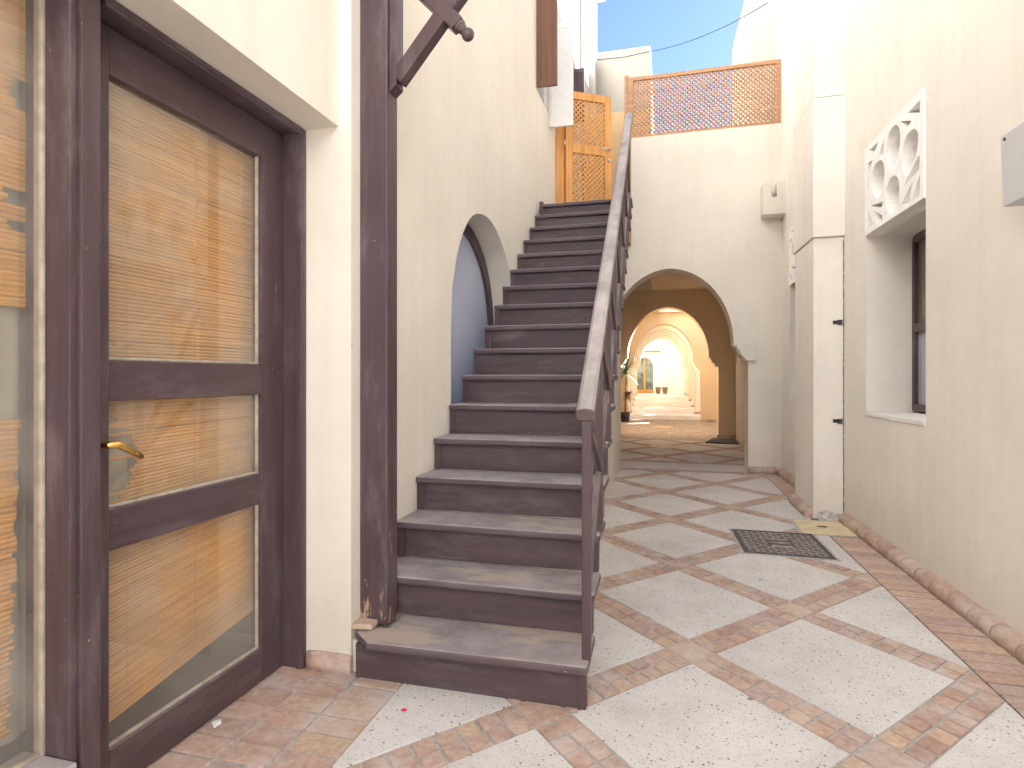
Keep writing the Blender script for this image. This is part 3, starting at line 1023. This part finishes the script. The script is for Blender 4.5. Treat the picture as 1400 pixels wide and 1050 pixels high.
def grille_window(y_hi, tone_label, lab_win, first):
    """grille above, recessed window below; y_hi = far edge of the opening"""
    W_, H_, ZB = 1.011, 0.678, 2.341
    g = thing('plaster_grille', tone_label, 'grille', (wallx(y_hi), y_hi - .5, ZB), 'white pierced plaster grilles')
    k = H_ / W_
    hs = [ell(.540, .705, .118, .222, -0.03, pinch=-.22), ell(.800, .515, .118, .205, -0.2, pinch=-.22), ell(.268, .52, .128, .20, 0.05, pinch=-.15), ell(.530, .235, .118, .192, 0.02, pinch=-.12),
          [(.10, .935), (.275, .925), (.20, .84)], [(.275, .775), (.395, .90), (.37, .745)], [(.66, .905), (.835, .80), (.765, .775)],
          [(.775, .915), (.955, .92), (.955, .785)], [(.70, .225), (.93, .42), (.955, .40), (.94, .29)], [(.665, .07), (.85, .225), (.80, .05)],
          [(.835, .05), (.955, .245), (.955, .045)], [(.075, .27), (.185, .065), (.075, .06)], [(.175, .225), (.35, .105), (.35, .05), (.25, .05)], [(.12, .30), (.36, .245), (.345, .19), (.20, .25)],
          [(.06, .80), (.06, .45), (.11, .70), (.16, .79)]]
    u_ = lambda u, v, d: (wallx(y_hi - u * W_) - .012 + d, y_hi - .002 - u * W_, ZB + v * H_)
    mb = MB()
    mb.slab([(.0, .0), (1, .0), (1, 1), (.0, 1)], hs, u_, 0.09)
    mb.build('tracery', PLASTERW, g)
    MB().slab([(0, .001), (1, .001), (1, .999), (0, .999)], [], lambda u, v, d: (wallx(y_hi - u * W_) + .16 + d, y_hi - .002 - u * W_, ZB + v * H_), 0.03).build('backing', CREAM_R, g)
    MB().slab([(0, -.03), (1, -.03), (1, 0.0), (0, 0.0)], [], lambda u, v, d: (wallx(y_hi - u * W_) + .079 + d, y_hi - .002 - u * W_, ZB + v * H_), 0.30).build('soffit', CREAM_R, g)
    ww = thing('window', lab_win, 'window', (wallx(y_hi) + .33, y_hi - .5, .966), None)
    X = lambda d: (lambda u, v, dd: (wallx(y_hi) + d + dd, u, v))
    yl, yh, zb, zt = y_hi - 1.009, y_hi - .003, .99, 2.322
    MB().slab([(yl, zb), (yh, zb), (yh, zt - .05), (yh - .02, zt - .015), (yh - .06, zt), (yl + .06, zt), (yl + .02, zt - .015), (yl, zt - .05)],
              [[(yl + .05, zb + .05), (yh - .05, zb + .05), (yh - .05, 1.58), (yl + .05, 1.58)], [(yl + .05, 1.65), (yh - .05, 1.65), (yh - .05, zt - .06), (yl + .05, zt - .06)]],
              X(.31), 0.06, 0.003).build('frame', PLUM_Z, ww)
    MB().slab([(yl + .05, zb + .05), (yh - .05, zb + .05), (yh - .05, 1.58), (yl + .05, 1.58)], [], X(.335), .006).build('lower_pane', plain('frosted_grey_glass', (0.36, 0.39, 0.44), 0.18, var=0.06, scale=3, bump=0), ww)
    MB().slab([(yl + .05, 1.65), (yh - .05, 1.65), (yh - .05, zt - .06), (yl + .05, zt - .06)], [], X(.335), .006).build('upper_pane', plain('bronze_glass', (0.15, 0.125, 0.10), 0.15, var=0.1, scale=3, bump=0), ww)
    MB().slab([(yl, .944), (yh, .944), (yh, .974), (yl, .974)], [], lambda u, v, d: (wallx(u) - .006 + d, u, v), 0.40, 0.003).build('sill', WHITE_ST, ww)


grille_window(5.135, 'white pierced plaster grille above the nearer right window', 'narrow dark framed window deep in the nearer right wall recess', True)
grille_window(7.705, 'white pierced plaster grille half hidden behind the pilaster', 'window in the far right recess beyond the pilaster', False)

# skirtings
kerb_run('brick_skirting', 'long worn bull nosed brick skirting along the near right wall', (wallx(5.57) + .003, 5.57), (wallx(-1.9) + .003, -1.9), 0.075, 0.082, -1)
kerb_run('brick_skirting', 'short stub of brick skirting at the side of the pilaster', (1.242, 6.34), (1.252, 5.69), 0.07, 0.085, -1, 0.32)
kerb_run('brick_skirting', 'brick skirting along the right wall beyond the pilaster', (wallx(8.07), 8.07), (wallx(6.40), 6.40), 0.07, 0.085, -1)
kerb_run('brick_skirting', 'brick skirting across the foot of the right arch pier', (1.02, 8.147), (wallx(8.1) - .07, 8.147), 0.065, 0.085, -1)
kerb_run('brick_skirting', 'terracotta skirting block at the foot of the pier beside the door', (-1.484, 2.2215), (-1.272, 2.2215), 0.022, 0.082, -1, 0.3)

# small things on the right
bx = thing('metal_box', 'grey metal box with a corner screw fixed high on the right wall', 'box', (1.5, 2.7, 2.0))
B_ = lambda u, v, d: (wallx(u) - .11 + d, u, v)
MB().slab([(2.45, 2.003), (3.09, 2.003), (3.112, 2.323), (2.45, 2.323)], [], B_, 0.10, 0.004).build('housing', METAL_G, bx)
mb = MB(); mb.tube([(wallx(3.08) - .1105, 3.075, 2.30), (wallx(3.08) - .114, 3.075, 2.30)], .007, 12); mb.build('screw', BLACK, bx)
MB().slab([(2.45, 1.985), (2.98, 1.985), (2.96, 2.0025), (2.45, 2.0025)], [], lambda u, v, d: (wallx(u) - .08 + d, u, v), 0.079).build('bracket', STEEL, bx)

cb = MB()  # dark tube added to draw the gap line beside the pilaster
pts = []
for k in range(40):
    z = 0.03 + k * 0.0615
    pts.append((wallx(5.67) - .005 + 0.0012 * math.sin(k * 1.7), 5.674 + .001 * math.sin(k * 2.3), z))
cb.tube(pts, 0.0032, 6)
tag(cb.build('joint', plain('grey_brown_joint', (0.12, 0.10, 0.09), 0.7)), 'thin dark cable running down the corner beside the pilaster', 'joint')
for z, lab in ((1.72, 'upper black cable clip on the corner of the pilaster'), (0.86, 'lower black cable clip near the foot of the pilaster')):
    c_ = MB()
    c_.box(1.405, 1.47, 5.672, 5.679, z - .014, z + .016, .001)
    c_.box(1.44, 1.475, 5.652, 5.6715, z - .022, z + .020, .003)
    c_.tube([(1.418, 5.672, z), (1.418, 5.667, z)], .006, 8)
    tag(c_.build('joint_clip', BLACK), lab, 'clip', 'black cable clips on the pilaster')

# rubble patch of cement at the foot of the pilaster
rb = MB()
NX, NY = 20, 14
vs = [[None] * (NY + 1) for _ in range(NX + 1)]
for i in range(NX + 1):
    for j in range(NY + 1):
        u, v = i / NX, j / NY
        hgt = 0.07 * (v ** 1.8) * (0.55 + 0.45 * math.sin(3.0 * u + .5)) * random.uniform(.75, 1.2)
        if i in (0, NX) or j == 0: hgt = 0.004
        vs[i][j] = rb.bm.verts.new((1.275 + 0.235 * u + random.uniform(-.004, .004), 5.575 + 0.104 * v, 0.004 + hgt))
for i in range(NX):
    for j in range(NY):
        rb.face([vs[i][j], vs[i + 1][j], vs[i + 1][j + 1], vs[i][j + 1]])
tag(rb.build('cement_patch', CEMENT), 'rough broken cement patch at the foot of the pilaster', 'cement')

# manhole cover and its neighbours
mh = thing('manhole_cover', 'dark square iron inspection cover with raised pattern in the paving', 'manhole', (0.82, 4.75, 0))
q = [(0.534, 4.429), (1.116, 4.412), (1.106, 5.073), (0.511, 5.076)]
ctr = (sum(p[0] for p in q) / 4, sum(p[1] for p in q) / 4)
def sc(k, z): return [(ctr[0] + (p[0] - ctr[0]) * k, ctr[1] + (p[1] - ctr[1]) * k, z) for p in q]
fm = MB()
o2, i2 = [(p[0], p[1]) for p in sc(1.0, 0)], [(p[0], p[1]) for p in sc(.955, 0)]
fm.slab(o2, [i2], lambda u, v, d: (u, v, 0.0035 + d), 0.0085)
fm.build('frame', IRON, mh)
pl = MB()
pl.hexa(sc(.945, .004) + sc(.945, .0085))
pl.mi = 1
def mq(u, v):
    a = Vector(q[0]).lerp(Vector(q[1]), u); b_ = Vector(q[3]).lerp(Vector(q[2]), u)
    return a.lerp(b_, v)
for i in range(12):
    for j in range(12):
        u, v = (i + .5) / 12 * .9 + .05, (j + .5) / 12 * .9 + .05
        if abs(u - .5) < .13 and abs(v - .5) < .13: continue
        c_ = mq(u, v)
        a_ = (0.6 if (i + j) % 2 else -0.6)
        dx, dy = Vector((math.cos(a_), math.sin(a_))) * .021, Vector((-math.sin(a_), math.cos(a_))) * .0095
        P = [c_ - dx - dy, c_ + dx - dy, c_ + dx + dy, c_ - dx + dy]
        pl.hexa([(p.x, p.y, .0095) for p in P] + [(c_.x + (p.x - c_.x) * .75, c_.y + (p.y - c_.y) * .75, .0135) for p in P])
for v in (.36, .5, .64):
    P = [mq(.38, v - .025), mq(.62, v - .025), mq(.62, v + .025), mq(.38, v + .025)]
    pl.hexa([(p.x, p.y, .0095) for p in P] + [(p.x, p.y, .0128) for p in P])
pl.build('plate', [IRON, IRON_W], mh)
su = MB()
su.slab([(p[0], p[1]) for p in sc(1.07, 0)], [[(p[0], p[1]) for p in sc(1.002, 0)]], lambda u, v, d: (u, v, 0.0032 + d), 0.0056)
su.build('cement_surround', MORTAR, mh)
yc = thing('inspection_cover', 'cream painted square inspection cover behind the iron manhole', 'cover', (1.25, 5.32, 0))
q2 = [(1.048, 5.082), (1.440, 5.096), (1.455, 5.56), (1.060, 5.545)]
c2 = (1.25, 5.32)
MB().hexa([(x, y, .003) for x, y in q2] + [(x, y, .0115) for x, y in q2], 0.002).build('plate', CREAMP, yc)
mb = MB(); mb.tube([(1.20, 5.32, .012), (1.205, 5.32, .018), (1.27, 5.32, .018), (1.275, 5.32, .012)], .004, 8); mb.build('lifting_handle', IRON, yc)
mb = MB()
mb.slab([(c2[0] + (x - c2[0]) * 1.13, c2[1] + (y - c2[1]) * 1.10) for x, y in q2], [[(c2[0] + (x - c2[0]) * 1.004, c2[1] + (y - c2[1]) * 1.004) for x, y in q2]], lambda u, v, d: (u, v, .003 + d), .0058)
mb.build('cement_surround', MORTAR, yc)
for (x, y, r_, lab) in ((-0.03, 10.77, .265, 'round cream floor cover just inside the arched passage'), (-0.10, 14.95, .245, 'round cream floor cover deep in the arched passage')):
    mb = MB()
    mb.slab([(x + r_ * math.cos(t * math.pi / 24), y + r_ * math.sin(t * math.pi / 24)) for t in range(48)], [], lambda u, v, d: (u, v, .004 + d), .007, .002)
    tag(mb.build('round_cover', CREAMP), lab, 'cover', 'round cream floor covers')

# litter
pt = MB()
pt.hexa([(-.955, 2.012, .0075), (-.937, 2.008, .0075), (-.933, 2.024, .0075), (-.950, 2.026, .0075), (-.954, 2.013, .011), (-.938, 2.009, .013), (-.934, 2.023, .010), (-.949, 2.025, .012)])
tag(pt.build('flower_petal', plain('pink_petal', (0.65, 0.04, 0.10), 0.6)), 'tiny pink red petal lying on the paving before the stairs', 'petal')
pp = MB()
pp.hexa([(-1.575, 1.765, .0075), (-1.545, 1.745, .0075), (-1.540, 1.775, .0075), (-1.560, 1.795, .0075), (-1.574, 1.766, .014), (-1.547, 1.747, .010), (-1.541, 1.774, .017), (-1.561, 1.793, .011)])
tag(pp.build('paper_scrap', WHITE_P), 'scrap of white paper lying against the foot of the door', 'litter')

# ------------------------------------------------------------------ arched passage
fa = thing('arch_wall', 'cream wall with the first pointed archway under the wooden lattice screen', 'wall', (0, 8.15, 0))
def arch_outline(cx, w, spring, apex, pl_, pr_, xl, xr, top, z0=0.0, toff=None):
    a = arc_pts(w, spring, apex, cx)
    def corbel(s, xp):
        x0 = cx + s * w
        return [(x0 + (xp - x0) * k, spring - dz) for k, dz in ((0.0, .03), (.12, .035), (.2, .06), (.28, .10), (.42, .14), (.58, .155), (.66, .18), (.70, .215), (1.0, .222))]
    o = [(xl, z0), (pl_, z0)]
    o += list(reversed(corbel(-1, pl_))) + list(reversed(a)) + corbel(1, pr_)
    o += [(pr_, z0), (xr, z0)]
    if toff: o += toff
    else: o += [(xr, top), (xl, top)]
    return o
o = arch_outline(0.038, 0.81, 1.674, 2.693, -0.95, 1.026, -1.29, 1.47, 0, 0, [(1.47, 4.487), (-0.46, 4.487), (-0.46, 3.0), (-1.29, 3.0)])
MB().slab(o, [], fy(8.15), 0.38).build('wall', CREAM_F, fa)
for s, xa, xb in ((1, 0.875, 1.113), (-1, -0.80, -1.037)):
    mb = MB()
    prof_c = [(xa, 1.664), (xb, 1.664), (xb, 1.452), (xa + s * .115, 1.452), (xa + s * .10, 1.49), (xa + s * .06, 1.52), (xa + s * .045, 1.57), (xa + s * .01, 1.615)]
    mb.slab(prof_c, [], fy(8.078), 0.0715, 0.004)
    mb.build('corbel', CREAM_F, fa)
MB().box(0.62, 1.46, 8.531, 12.39, 2.99, 3.0).build('ceiling_strip', WARM, fa)

pas = thing('passage', 'vaulted passage with a row of arches leading to the bright far court', 'passage', (0, 13, 0))
for k, (yy, cx, m_, z0, ap) in enumerate(((12.40, 0.02, WARM, 0, 2.66), (16.80, -0.07, WARM, 0, 2.70))):
    o = arch_outline(cx, 0.80, 1.66, ap, cx - .985, cx + .985, -1.30, 1.35 if k == 0 else 1.32, 3.0, 0)
    MB().slab(o, [], fy(yy), 0.36).build('arch', m_, pas)
    MB().box(cx + .955, 1.33, yy - .035, yy - .0005, 0.002, .085, .01).build('skirting', BRICK_KERB, pas)
    MB().box(-1.299, cx - .955, yy - .035, yy - .0005, 0.002, .085, .01).build('skirting', BRICK_KERB, pas)
MB().box(-1.70, -1.301, 8.16, 17.2, -.1, 3.0).build('side_wall', WARM, pas)
MB().hexa([(1.31, 12.84, -.1), (1.75, 12.84, -.1), (1.75, 17.2, -.1), (1.31, 17.2, -.1), (1.31, 12.84, 3.0), (1.75, 12.84, 3.0), (1.75, 17.2, 3.0), (1.31, 17.2, 3.0)]).build('side_wall', WARM, pas)
MB().slab([(-1.70, 8.535), (1.80, 8.535), (1.80, 17.2), (-1.70, 17.2)], [[(-.20, 13.5), (1.22, 13.5), (1.22, 16.6), (-.20, 16.6)]], lambda u, v, d: (u, v, 3.002 + d), .178).build('ceiling', WARM, pas)  # opening added out of view so sun can light the passage
for k in range(5):
    yy, cx, z = 18.3 + 1.45 * k, -0.10 - 0.03 * k, 0.13 * min(4, k + 1)
    o = arch_outline(cx, 0.80, 1.62 + .03 * k, 2.66 + 0.025 * k, cx - .93, cx + .93, -2.2, 2.0, 3.1, 0)
    MB().slab(o, [], fy(yy), 0.35).build('arch', PEACH, pas)
    MB().box(cx + .90, 1.3, yy - .04, yy - .0005, z - .125, z + .07, .01).build('skirting', BRICK_KERB, pas)
    MB().box(-1.3, cx - .90, yy - .04, yy - .0005, z - .125, z + .07, .01).build('skirting', BRICK_KERB, pas)
steps = MB()
for k in range(4):
    y0 = 17.5 + 1.5 * k
    steps.box(-3.0, 3.0, y0, 40.0, 0.13 * k + .001 * (k > 0), 0.13 * (k + 1), 0.006)
tag(steps.build('broad_steps', plain('white_step_stone', (0.80, 0.785, 0.75), 0.7, var=0.06, scale=3)), 'four broad white stone steps rising to the far court', 'steps')

ew = thing('court_wall', 'bright white wall closing the far court with arched glass door', 'wall', (-.5, 26, .52))
da = [(-1.255 + .0, .52), (-1.255, 1.60)] + [(-.90 - .355 * math.cos(t * math.pi / 12), 1.60 + .46 * math.sin(t * math.pi / 12)) for t in range(1, 12)] + [(-.545, 1.60), (-.545, .52)]
MB().slab([(-4, .52), (4, .52), (4, 3.7), (-4, 3.7)], [da], fy(26.0), 0.3).build('wall', FARW, ew)
MB().slab(da, [], fy(26.16), 0.02).build('door_glass', plain('green_grey_glass', (0.22, 0.27, 0.25), 0.15, var=0.5, scale=2.5, bump=0), ew)
mb = MB(); mb.box(-.955, -.865, 26.08, 26.14, .522, 2.04, .004); mb.box(-1.25, -.55, 26.085, 26.135, .522, .68, .004)
mb.build('door_post', ORANGE, ew)
mb = MB(); mb.slab([(-.93, 2.27), (-.24, 2.27), (-.24, 2.36), (-.93, 2.36)], [], fy(25.96), 0.035, .004)
tag(mb.build('wall_ornament', plain('olive_ornament', (0.22, 0.22, 0.16), 0.7, var=0.5, scale=30)), 'dark narrow ornament band on the white wall above the far door', 'ornament')
for x, lab in ((-.33, 'left brown wicker tub before the white far wall'), (-.05, 'right brown wicker tub before the white far wall')):
    mb = MB(); mb.tube([(x, 25.3, .525), (x, 25.3, .55), (x, 25.3, .80)], [.07, .08, .12], 14)
    tag(mb.build('wicker_tub', DRY), lab, 'tub', 'wicker tubs in the far court')
MB().box(-2.6, 0.80, 17.205, 24.6, 3.12, 3.3).build('shade_roof', PEACH, pas)  # roof added to keep direct sun off the far arches
MB().box(2.05, 2.85, 17.205, 24.6, 3.12, 3.3).build('shade_roof', PEACH, pas)  # second added strip, narrows the gap where sun enters
tag(MB().box(2.6, 2.85, 17.3, 26.0, 0, 2.5).build('sun_block_wall', WHITE_ST), 'low white wall added right of the far court to block sun', 'wall')  # unseen wall added to keep sun off the far steps
# unseen building added beside the arches to narrow the light reaching them
tag(MB().box(-5.2, -2.6, 17.3, 26.0, 0, 3.2).build('shading_block', WHITE_ST), 'low white block added left of the far court to shade the arches', 'house')

# doormat and passage door
mt = MB(); mt.hexa([(.70, 11.50, .008), (1.28, 11.42, .008), (1.30, 12.2, .008), (.90, 12.34, .008), (.70, 11.50, .03), (1.28, 11.42, .03), (1.30, 12.2, .03), (.90, 12.34, .03)], .006)
tag(mt.build('doormat', plain('dark_coir', (0.06, 0.05, 0.045), 0.95, var=0.3, scale=60, bump=.6)), 'dark doormat on the floor at the right inside the arch', 'mat')
pdr = thing('passage_door', 'dark wooden door in the right side of the passage', 'door', (1.38, 10.1, 0))
MB().slab([(9.35, .01), (10.75, .01), (10.75, 2.1), (9.35, 2.1)], [], lambda u, v, d: (wallx(u) - .012 + d, u, v), .011).build('leaf', BROWN_SH, pdr)
mb = MB(); mb.slab([(9.27, .005), (10.83, .005), (10.83, 2.18), (9.27, 2.18)], [[(9.352, .0045 + .003), (10.748, .0075), (10.748, 2.098), (9.352, 2.098)]], lambda u, v, d: (wallx(u) - .03 + d, u, v), .029)
mb.build('frame', PLUM_Z, pdr)

# potted palm by the passage
pot = thing('potted_palm', 'spiky dark potted palm by the left side of the passage', 'plant', (-1.09, 16.35, 0))
mb = MB(); mb.tube([(-1.09, 16.35, .004), (-1.09, 16.35, .02), (-1.09, 16.35, .24), (-1.09, 16.35, .27), (-1.09, 16.35, .25)], [.09, .10, .135, .14, .11], 18); mb.build('pot', BLACK, pot)
mb = MB(); mb.tube([(-1.09, 16.35, .22), (-1.08, 16.34, .7), (-1.07, 16.33, 1.1), (-1.06, 16.32, 1.42)], [.022, .02, .017, .015], 8); mb.build('trunk', DRY, pot)
lf = MB()
for k in range(64):
    a = random.uniform(0, 2 * math.pi); e = random.uniform(-0.55, 1.35); L = random.uniform(.45, .80)
    base = Vector((-1.06, 16.32, 1.32 + random.uniform(0, .14)))
    d0 = Vector((math.cos(a) * math.cos(e), math.sin(a) * math.cos(e), math.sin(e)))
    sd = d0.cross(Vector((0, 0, 1))).normalized()
    prev = None
    for s in range(6):
        f_ = s / 5
        c_ = base + d0 * L * f_ + Vector((0, 0, -0.22 * f_ * f_ * L))
        if c_.x < -1.27: c_.x = -1.27
        w_ = .020 * (1 - f_) ** .7 + .001
        cur = (lf.bm.verts.new(c_ - sd * w_), lf.bm.verts.new(c_ + sd * w_))
        if prev: lf.face([prev[0], prev[1], cur[1], cur[0]])
        prev = cur
lf.build('leaves', LEAF, pot)
dl = MB()
for k in range(120):
    a = random.uniform(0, 2 * math.pi); e = random.uniform(-.9, .5); L = random.uniform(.08, .28)
    base = Vector((-1.02, 16.30, .76 + random.uniform(-.06, .08)))
    d0 = Vector((math.cos(a) * math.cos(e), math.sin(a) * math.cos(e), math.sin(e)))
    sd = d0.cross(Vector((.1, 0, 1))).normalized() * .018
    tip = base + d0 * L
    tip.x = max(tip.x, -1.28)
    m_ = (base + tip) / 2
    v_ = [dl.bm.verts.new(x) for x in (base, m_ - sd, tip, m_ + sd)]
    dl.face(v_)
dl.build('dry_leaves', DRY, pot)
bs = MB()
bs.tube([(-1.0, 12.397, 1.395), (-1.0, 12.385, 1.395)], .06, 20)
tag(bs.build('round_sign', plain('blue_enamel', (0.10, 0.22, 0.65), 0.35)), 'small round blue plate on the passage pier beside the railing', 'plate')

# rain spout box on the facade
sp = MB()
X0, X1, Za, Zb = 1.175, 1.46, 3.275, 3.675
sp.slab([(X0, Za), (X1, Za), (X1, Zb), (1.335, Zb), (1.335, 3.49), (1.275, 3.49), (1.275, Zb), (X0, Zb)], [], fy(7.93), 0.219, .004)
tag(sp.build('spout_box', CREAM_F), 'cream plaster rain spout box with slot high on the arch wall', 'spout')


# ------------------------------------------------------------------ lattice screen and gate
def lattice(mb, x0, x1, z0, z1, pitch, bw_, fnA, thick):
    for s in (1, -1):
        k0 = int(-(z1 - z0) / pitch) - 2
        k1 = int((x1 - x0) / pitch) + int((z1 - z0) / pitch) + 3
        for k in range(k0, k1):
            c0 = x0 + k * pitch
            ln = z1 - z0
            hw = bw_ * .7071
            a = [(c0 - hw, z0), (c0 + hw, z0), (c0 + hw + s * ln, z1), (c0 - hw + s * ln, z1)]
            p = clip(a, -1, 0, -x0)
            if p: p = clip(p, 1, 0, x1)
            if p and len(p) > 2 and area(p) > 1e-5:
                d0 = 0.0 if s > 0 else thick
                A = [mb.bm.verts.new(fnA(u, v, d0)) for u, v in p]
                B = [mb.bm.verts.new(fnA(u, v, d0 + thick)) for u, v in p]
                mb.face(A); mb.face(list(reversed(B)))
                for i in range(len(p)):
                    j = (i + 1) % len(p)
                    mb.face([A[i], A[j], B[j], B[i]])
    bmesh.ops.recalc_face_normals(mb.bm, faces=mb.bm.faces)


ls = thing('lattice_screen', 'tan wooden lattice screen standing on top of the arch wall', 'screen', (.46, 8.2, 4.49))
F = fy(8.20)
mb = MB()
mb.slab([(-.50, 4.492), (1.43, 4.492), (1.43, 5.335), (-.50, 5.335)], [[(-.44, 4.535), (1.375, 4.535), (1.375, 5.285), (-.44, 5.285)]], F, .05, .003)
mb.build('frame', ORANGE2, ls)
mb = MB(); lattice(mb, -.441, 1.376, 4.534, 5.286, .0615, .019, fy(8.212), .011); mb.build('lattice', ORANGE2, ls)
MB().box(-.555, -.505, 8.19, 8.25, 3.05, 5.37, .004).build('corner_post', ORANGE2, ls)

gt = thing('lattice_gate', 'orange wooden lattice gate standing ajar at the head of the stairs', 'gate', (-1.19, 7.0, 3.06))
ga = math.atan2(0.33, 0.52)
GW = 0.60
def G(u, v, d): return (-1.165 + u * math.cos(ga) - d * -math.sin(ga) * -1, 7.0 + u * math.sin(ga) + d * math.cos(ga), v)
zb, zt, zm = 3.075, 4.69, 4.005
mb = MB()
mb.slab([(0, zb), (GW, zb), (GW, zt), (0, zt)], [[(.085, zb + .09), (GW - .085, zb + .09), (GW - .085, zm - .055), (.085, zm - .055)],
        [(.085, zm + .055), (GW - .085, zm + .055), (GW - .085, zt - .09), (.085, zt - .09)]], G, .045, .003)
mb.build('frame', ORANGE, gt)
mb = MB()
Gs = lambda u, v, d: G(u, v, d + .012)
lattice(mb, .084, GW - .084, zb + .089, zm - .054, .060, .017, Gs, .010)
lattice(mb, .084, GW - .084, zm + .054, zt - .089, .060, .017, Gs, .010)
mb.build('lattice', ORANGE, gt)
mb = MB()
a_, b_, c_ = Vector(G(GW - .03, 4.03, -.002)), Vector(G(GW - .03, 4.03, -.05)), Vector(G(GW - .14, 4.02, -.055))
mb.tube([a_, b_, c_], .009, 8)
e_ = Vector(G(GW - .03, 3.90, -.002)); mb.tube([e_, e_ + (b_ - a_) * .4], .018, 10)
mb.build('lever_handle', STEEL, gt)
mb = MB()
for z in (3.25, 4.05, 4.5): mb.tube([(-1.178, 6.99, z - .04), (-1.178, 6.99, z + .04)], .010, 8)
mb.build('hinge', STEEL, gt)
gp = MB(); gp.box(-1.285, -1.190, 6.985, 7.06, 3.055, 4.72, .004)
tag(gp.build('gate_post', ORANGE), 'orange wooden post carrying the lattice gate on the left wall', 'post')

# ------------------------------------------------------------------ upper terrace buildings
tw = thing('tower', 'tall white plastered tower beyond the left wall with stepped side', 'tower', (-2, 9, 3))
MB().box(-4.5, -1.30, 7.41, 10.2, 3.0, 9.6).build('wall', TOWER, tw)
MB().box(-1.2995, -1.22, 9.15, 9.75, 4.6, 8.3, .01).build('pilaster', TOWER, tw)
MB().box(-1.2995, -1.16, 9.9, 10.2, 4.6, 7.75, .01).build('pilaster', TOWER, tw)
MB().box(-1.2995, -1.02, 9.82, 10.3, 7.755, 7.95, .01).build('cornice', TOWER, tw)
rf = thing('roof_room', 'plain cream roof room standing behind the lattice gate', 'building', (-2, 12, 3))
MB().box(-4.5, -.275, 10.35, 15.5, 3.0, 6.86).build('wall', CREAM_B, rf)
MB().box(-4.5, -.262, 10.335, 15.5, 6.862, 6.90).build('parapet_cap', CREAM_F, rf)
tag(MB().box(-1.28, -.24, 9.4, 9.6, 3.0, 5.42, .005).build('terrace_wall', OCHRE), 'low terrace wall coloured ochre for the shade low on the roof room', 'wall')
tag(MB().box(-4.5, -1.71, 8.0, 17.2, 2.85, 3.04).build('terrace_floor', CREAM_F), None, None, None, 'structure')
wr = MB()
p0, p1 = Vector((-1.29, 10.33, 6.86)), Vector((-.27, 10.33, 6.83))
wr.tube([(-1.2, 10.32, 6.78), (-.7, 10.32, 6.76), (-.27, 10.32, 6.80)], .006, 6)
a_, b_ = Vector((-.262, 10.33, 6.80)), Vector((wallx(9.0) - .01, 9.0, 6.55))
wr.tube([a_.lerp(b_, t / 16) + Vector((0, 0, -.10 * 4 * (t / 16) * (1 - t / 16))) for t in range(17)], .006, 6)
tag(wr.build('overhead_wire', BLACK), 'thin dark wire sagging across the sky above the lattice', 'wire')

# ------------------------------------------------------------------ unseen court added behind the camera to bounce sunlight into the alley
MB().box(-16, 14, -22, -2.25, 0.002, 0.006).build('bounce_paving', plain('bounce_paving_stone', (0.50, 0.485, 0.46), 0.8, var=0.12, scale=2))['kind'] = 'structure'  # pale sheet added out of view as a bounce surface
ch = thing('bounce_building', 'plastered building added behind the viewer to bounce sunlight into the alley', 'building', (0, -6.5, 0))
op = []
for k in range(-3, 4):
    cx = k * 3.4
    op.append([(cx - .55, 4.6), (cx + .55, 4.6), (cx + .55, 6.2), (cx - .55, 6.2)])
    op.append([(cx - .7, .9), (cx + .7, .9), (cx + .7, 2.6), (cx - .7, 2.6)])
MB().slab([(-14, -.1), (14, -.1), (14, 9), (-14, 9)], op, lambda u, v, d: (u, -6.5 - d, v), .4).build('wall', BOUNCE_ST, ch)
MB().box(-13.9, 13.9, -7.0, -6.91, 0, 8.9).build('window_panels', BROWN_SH, ch)
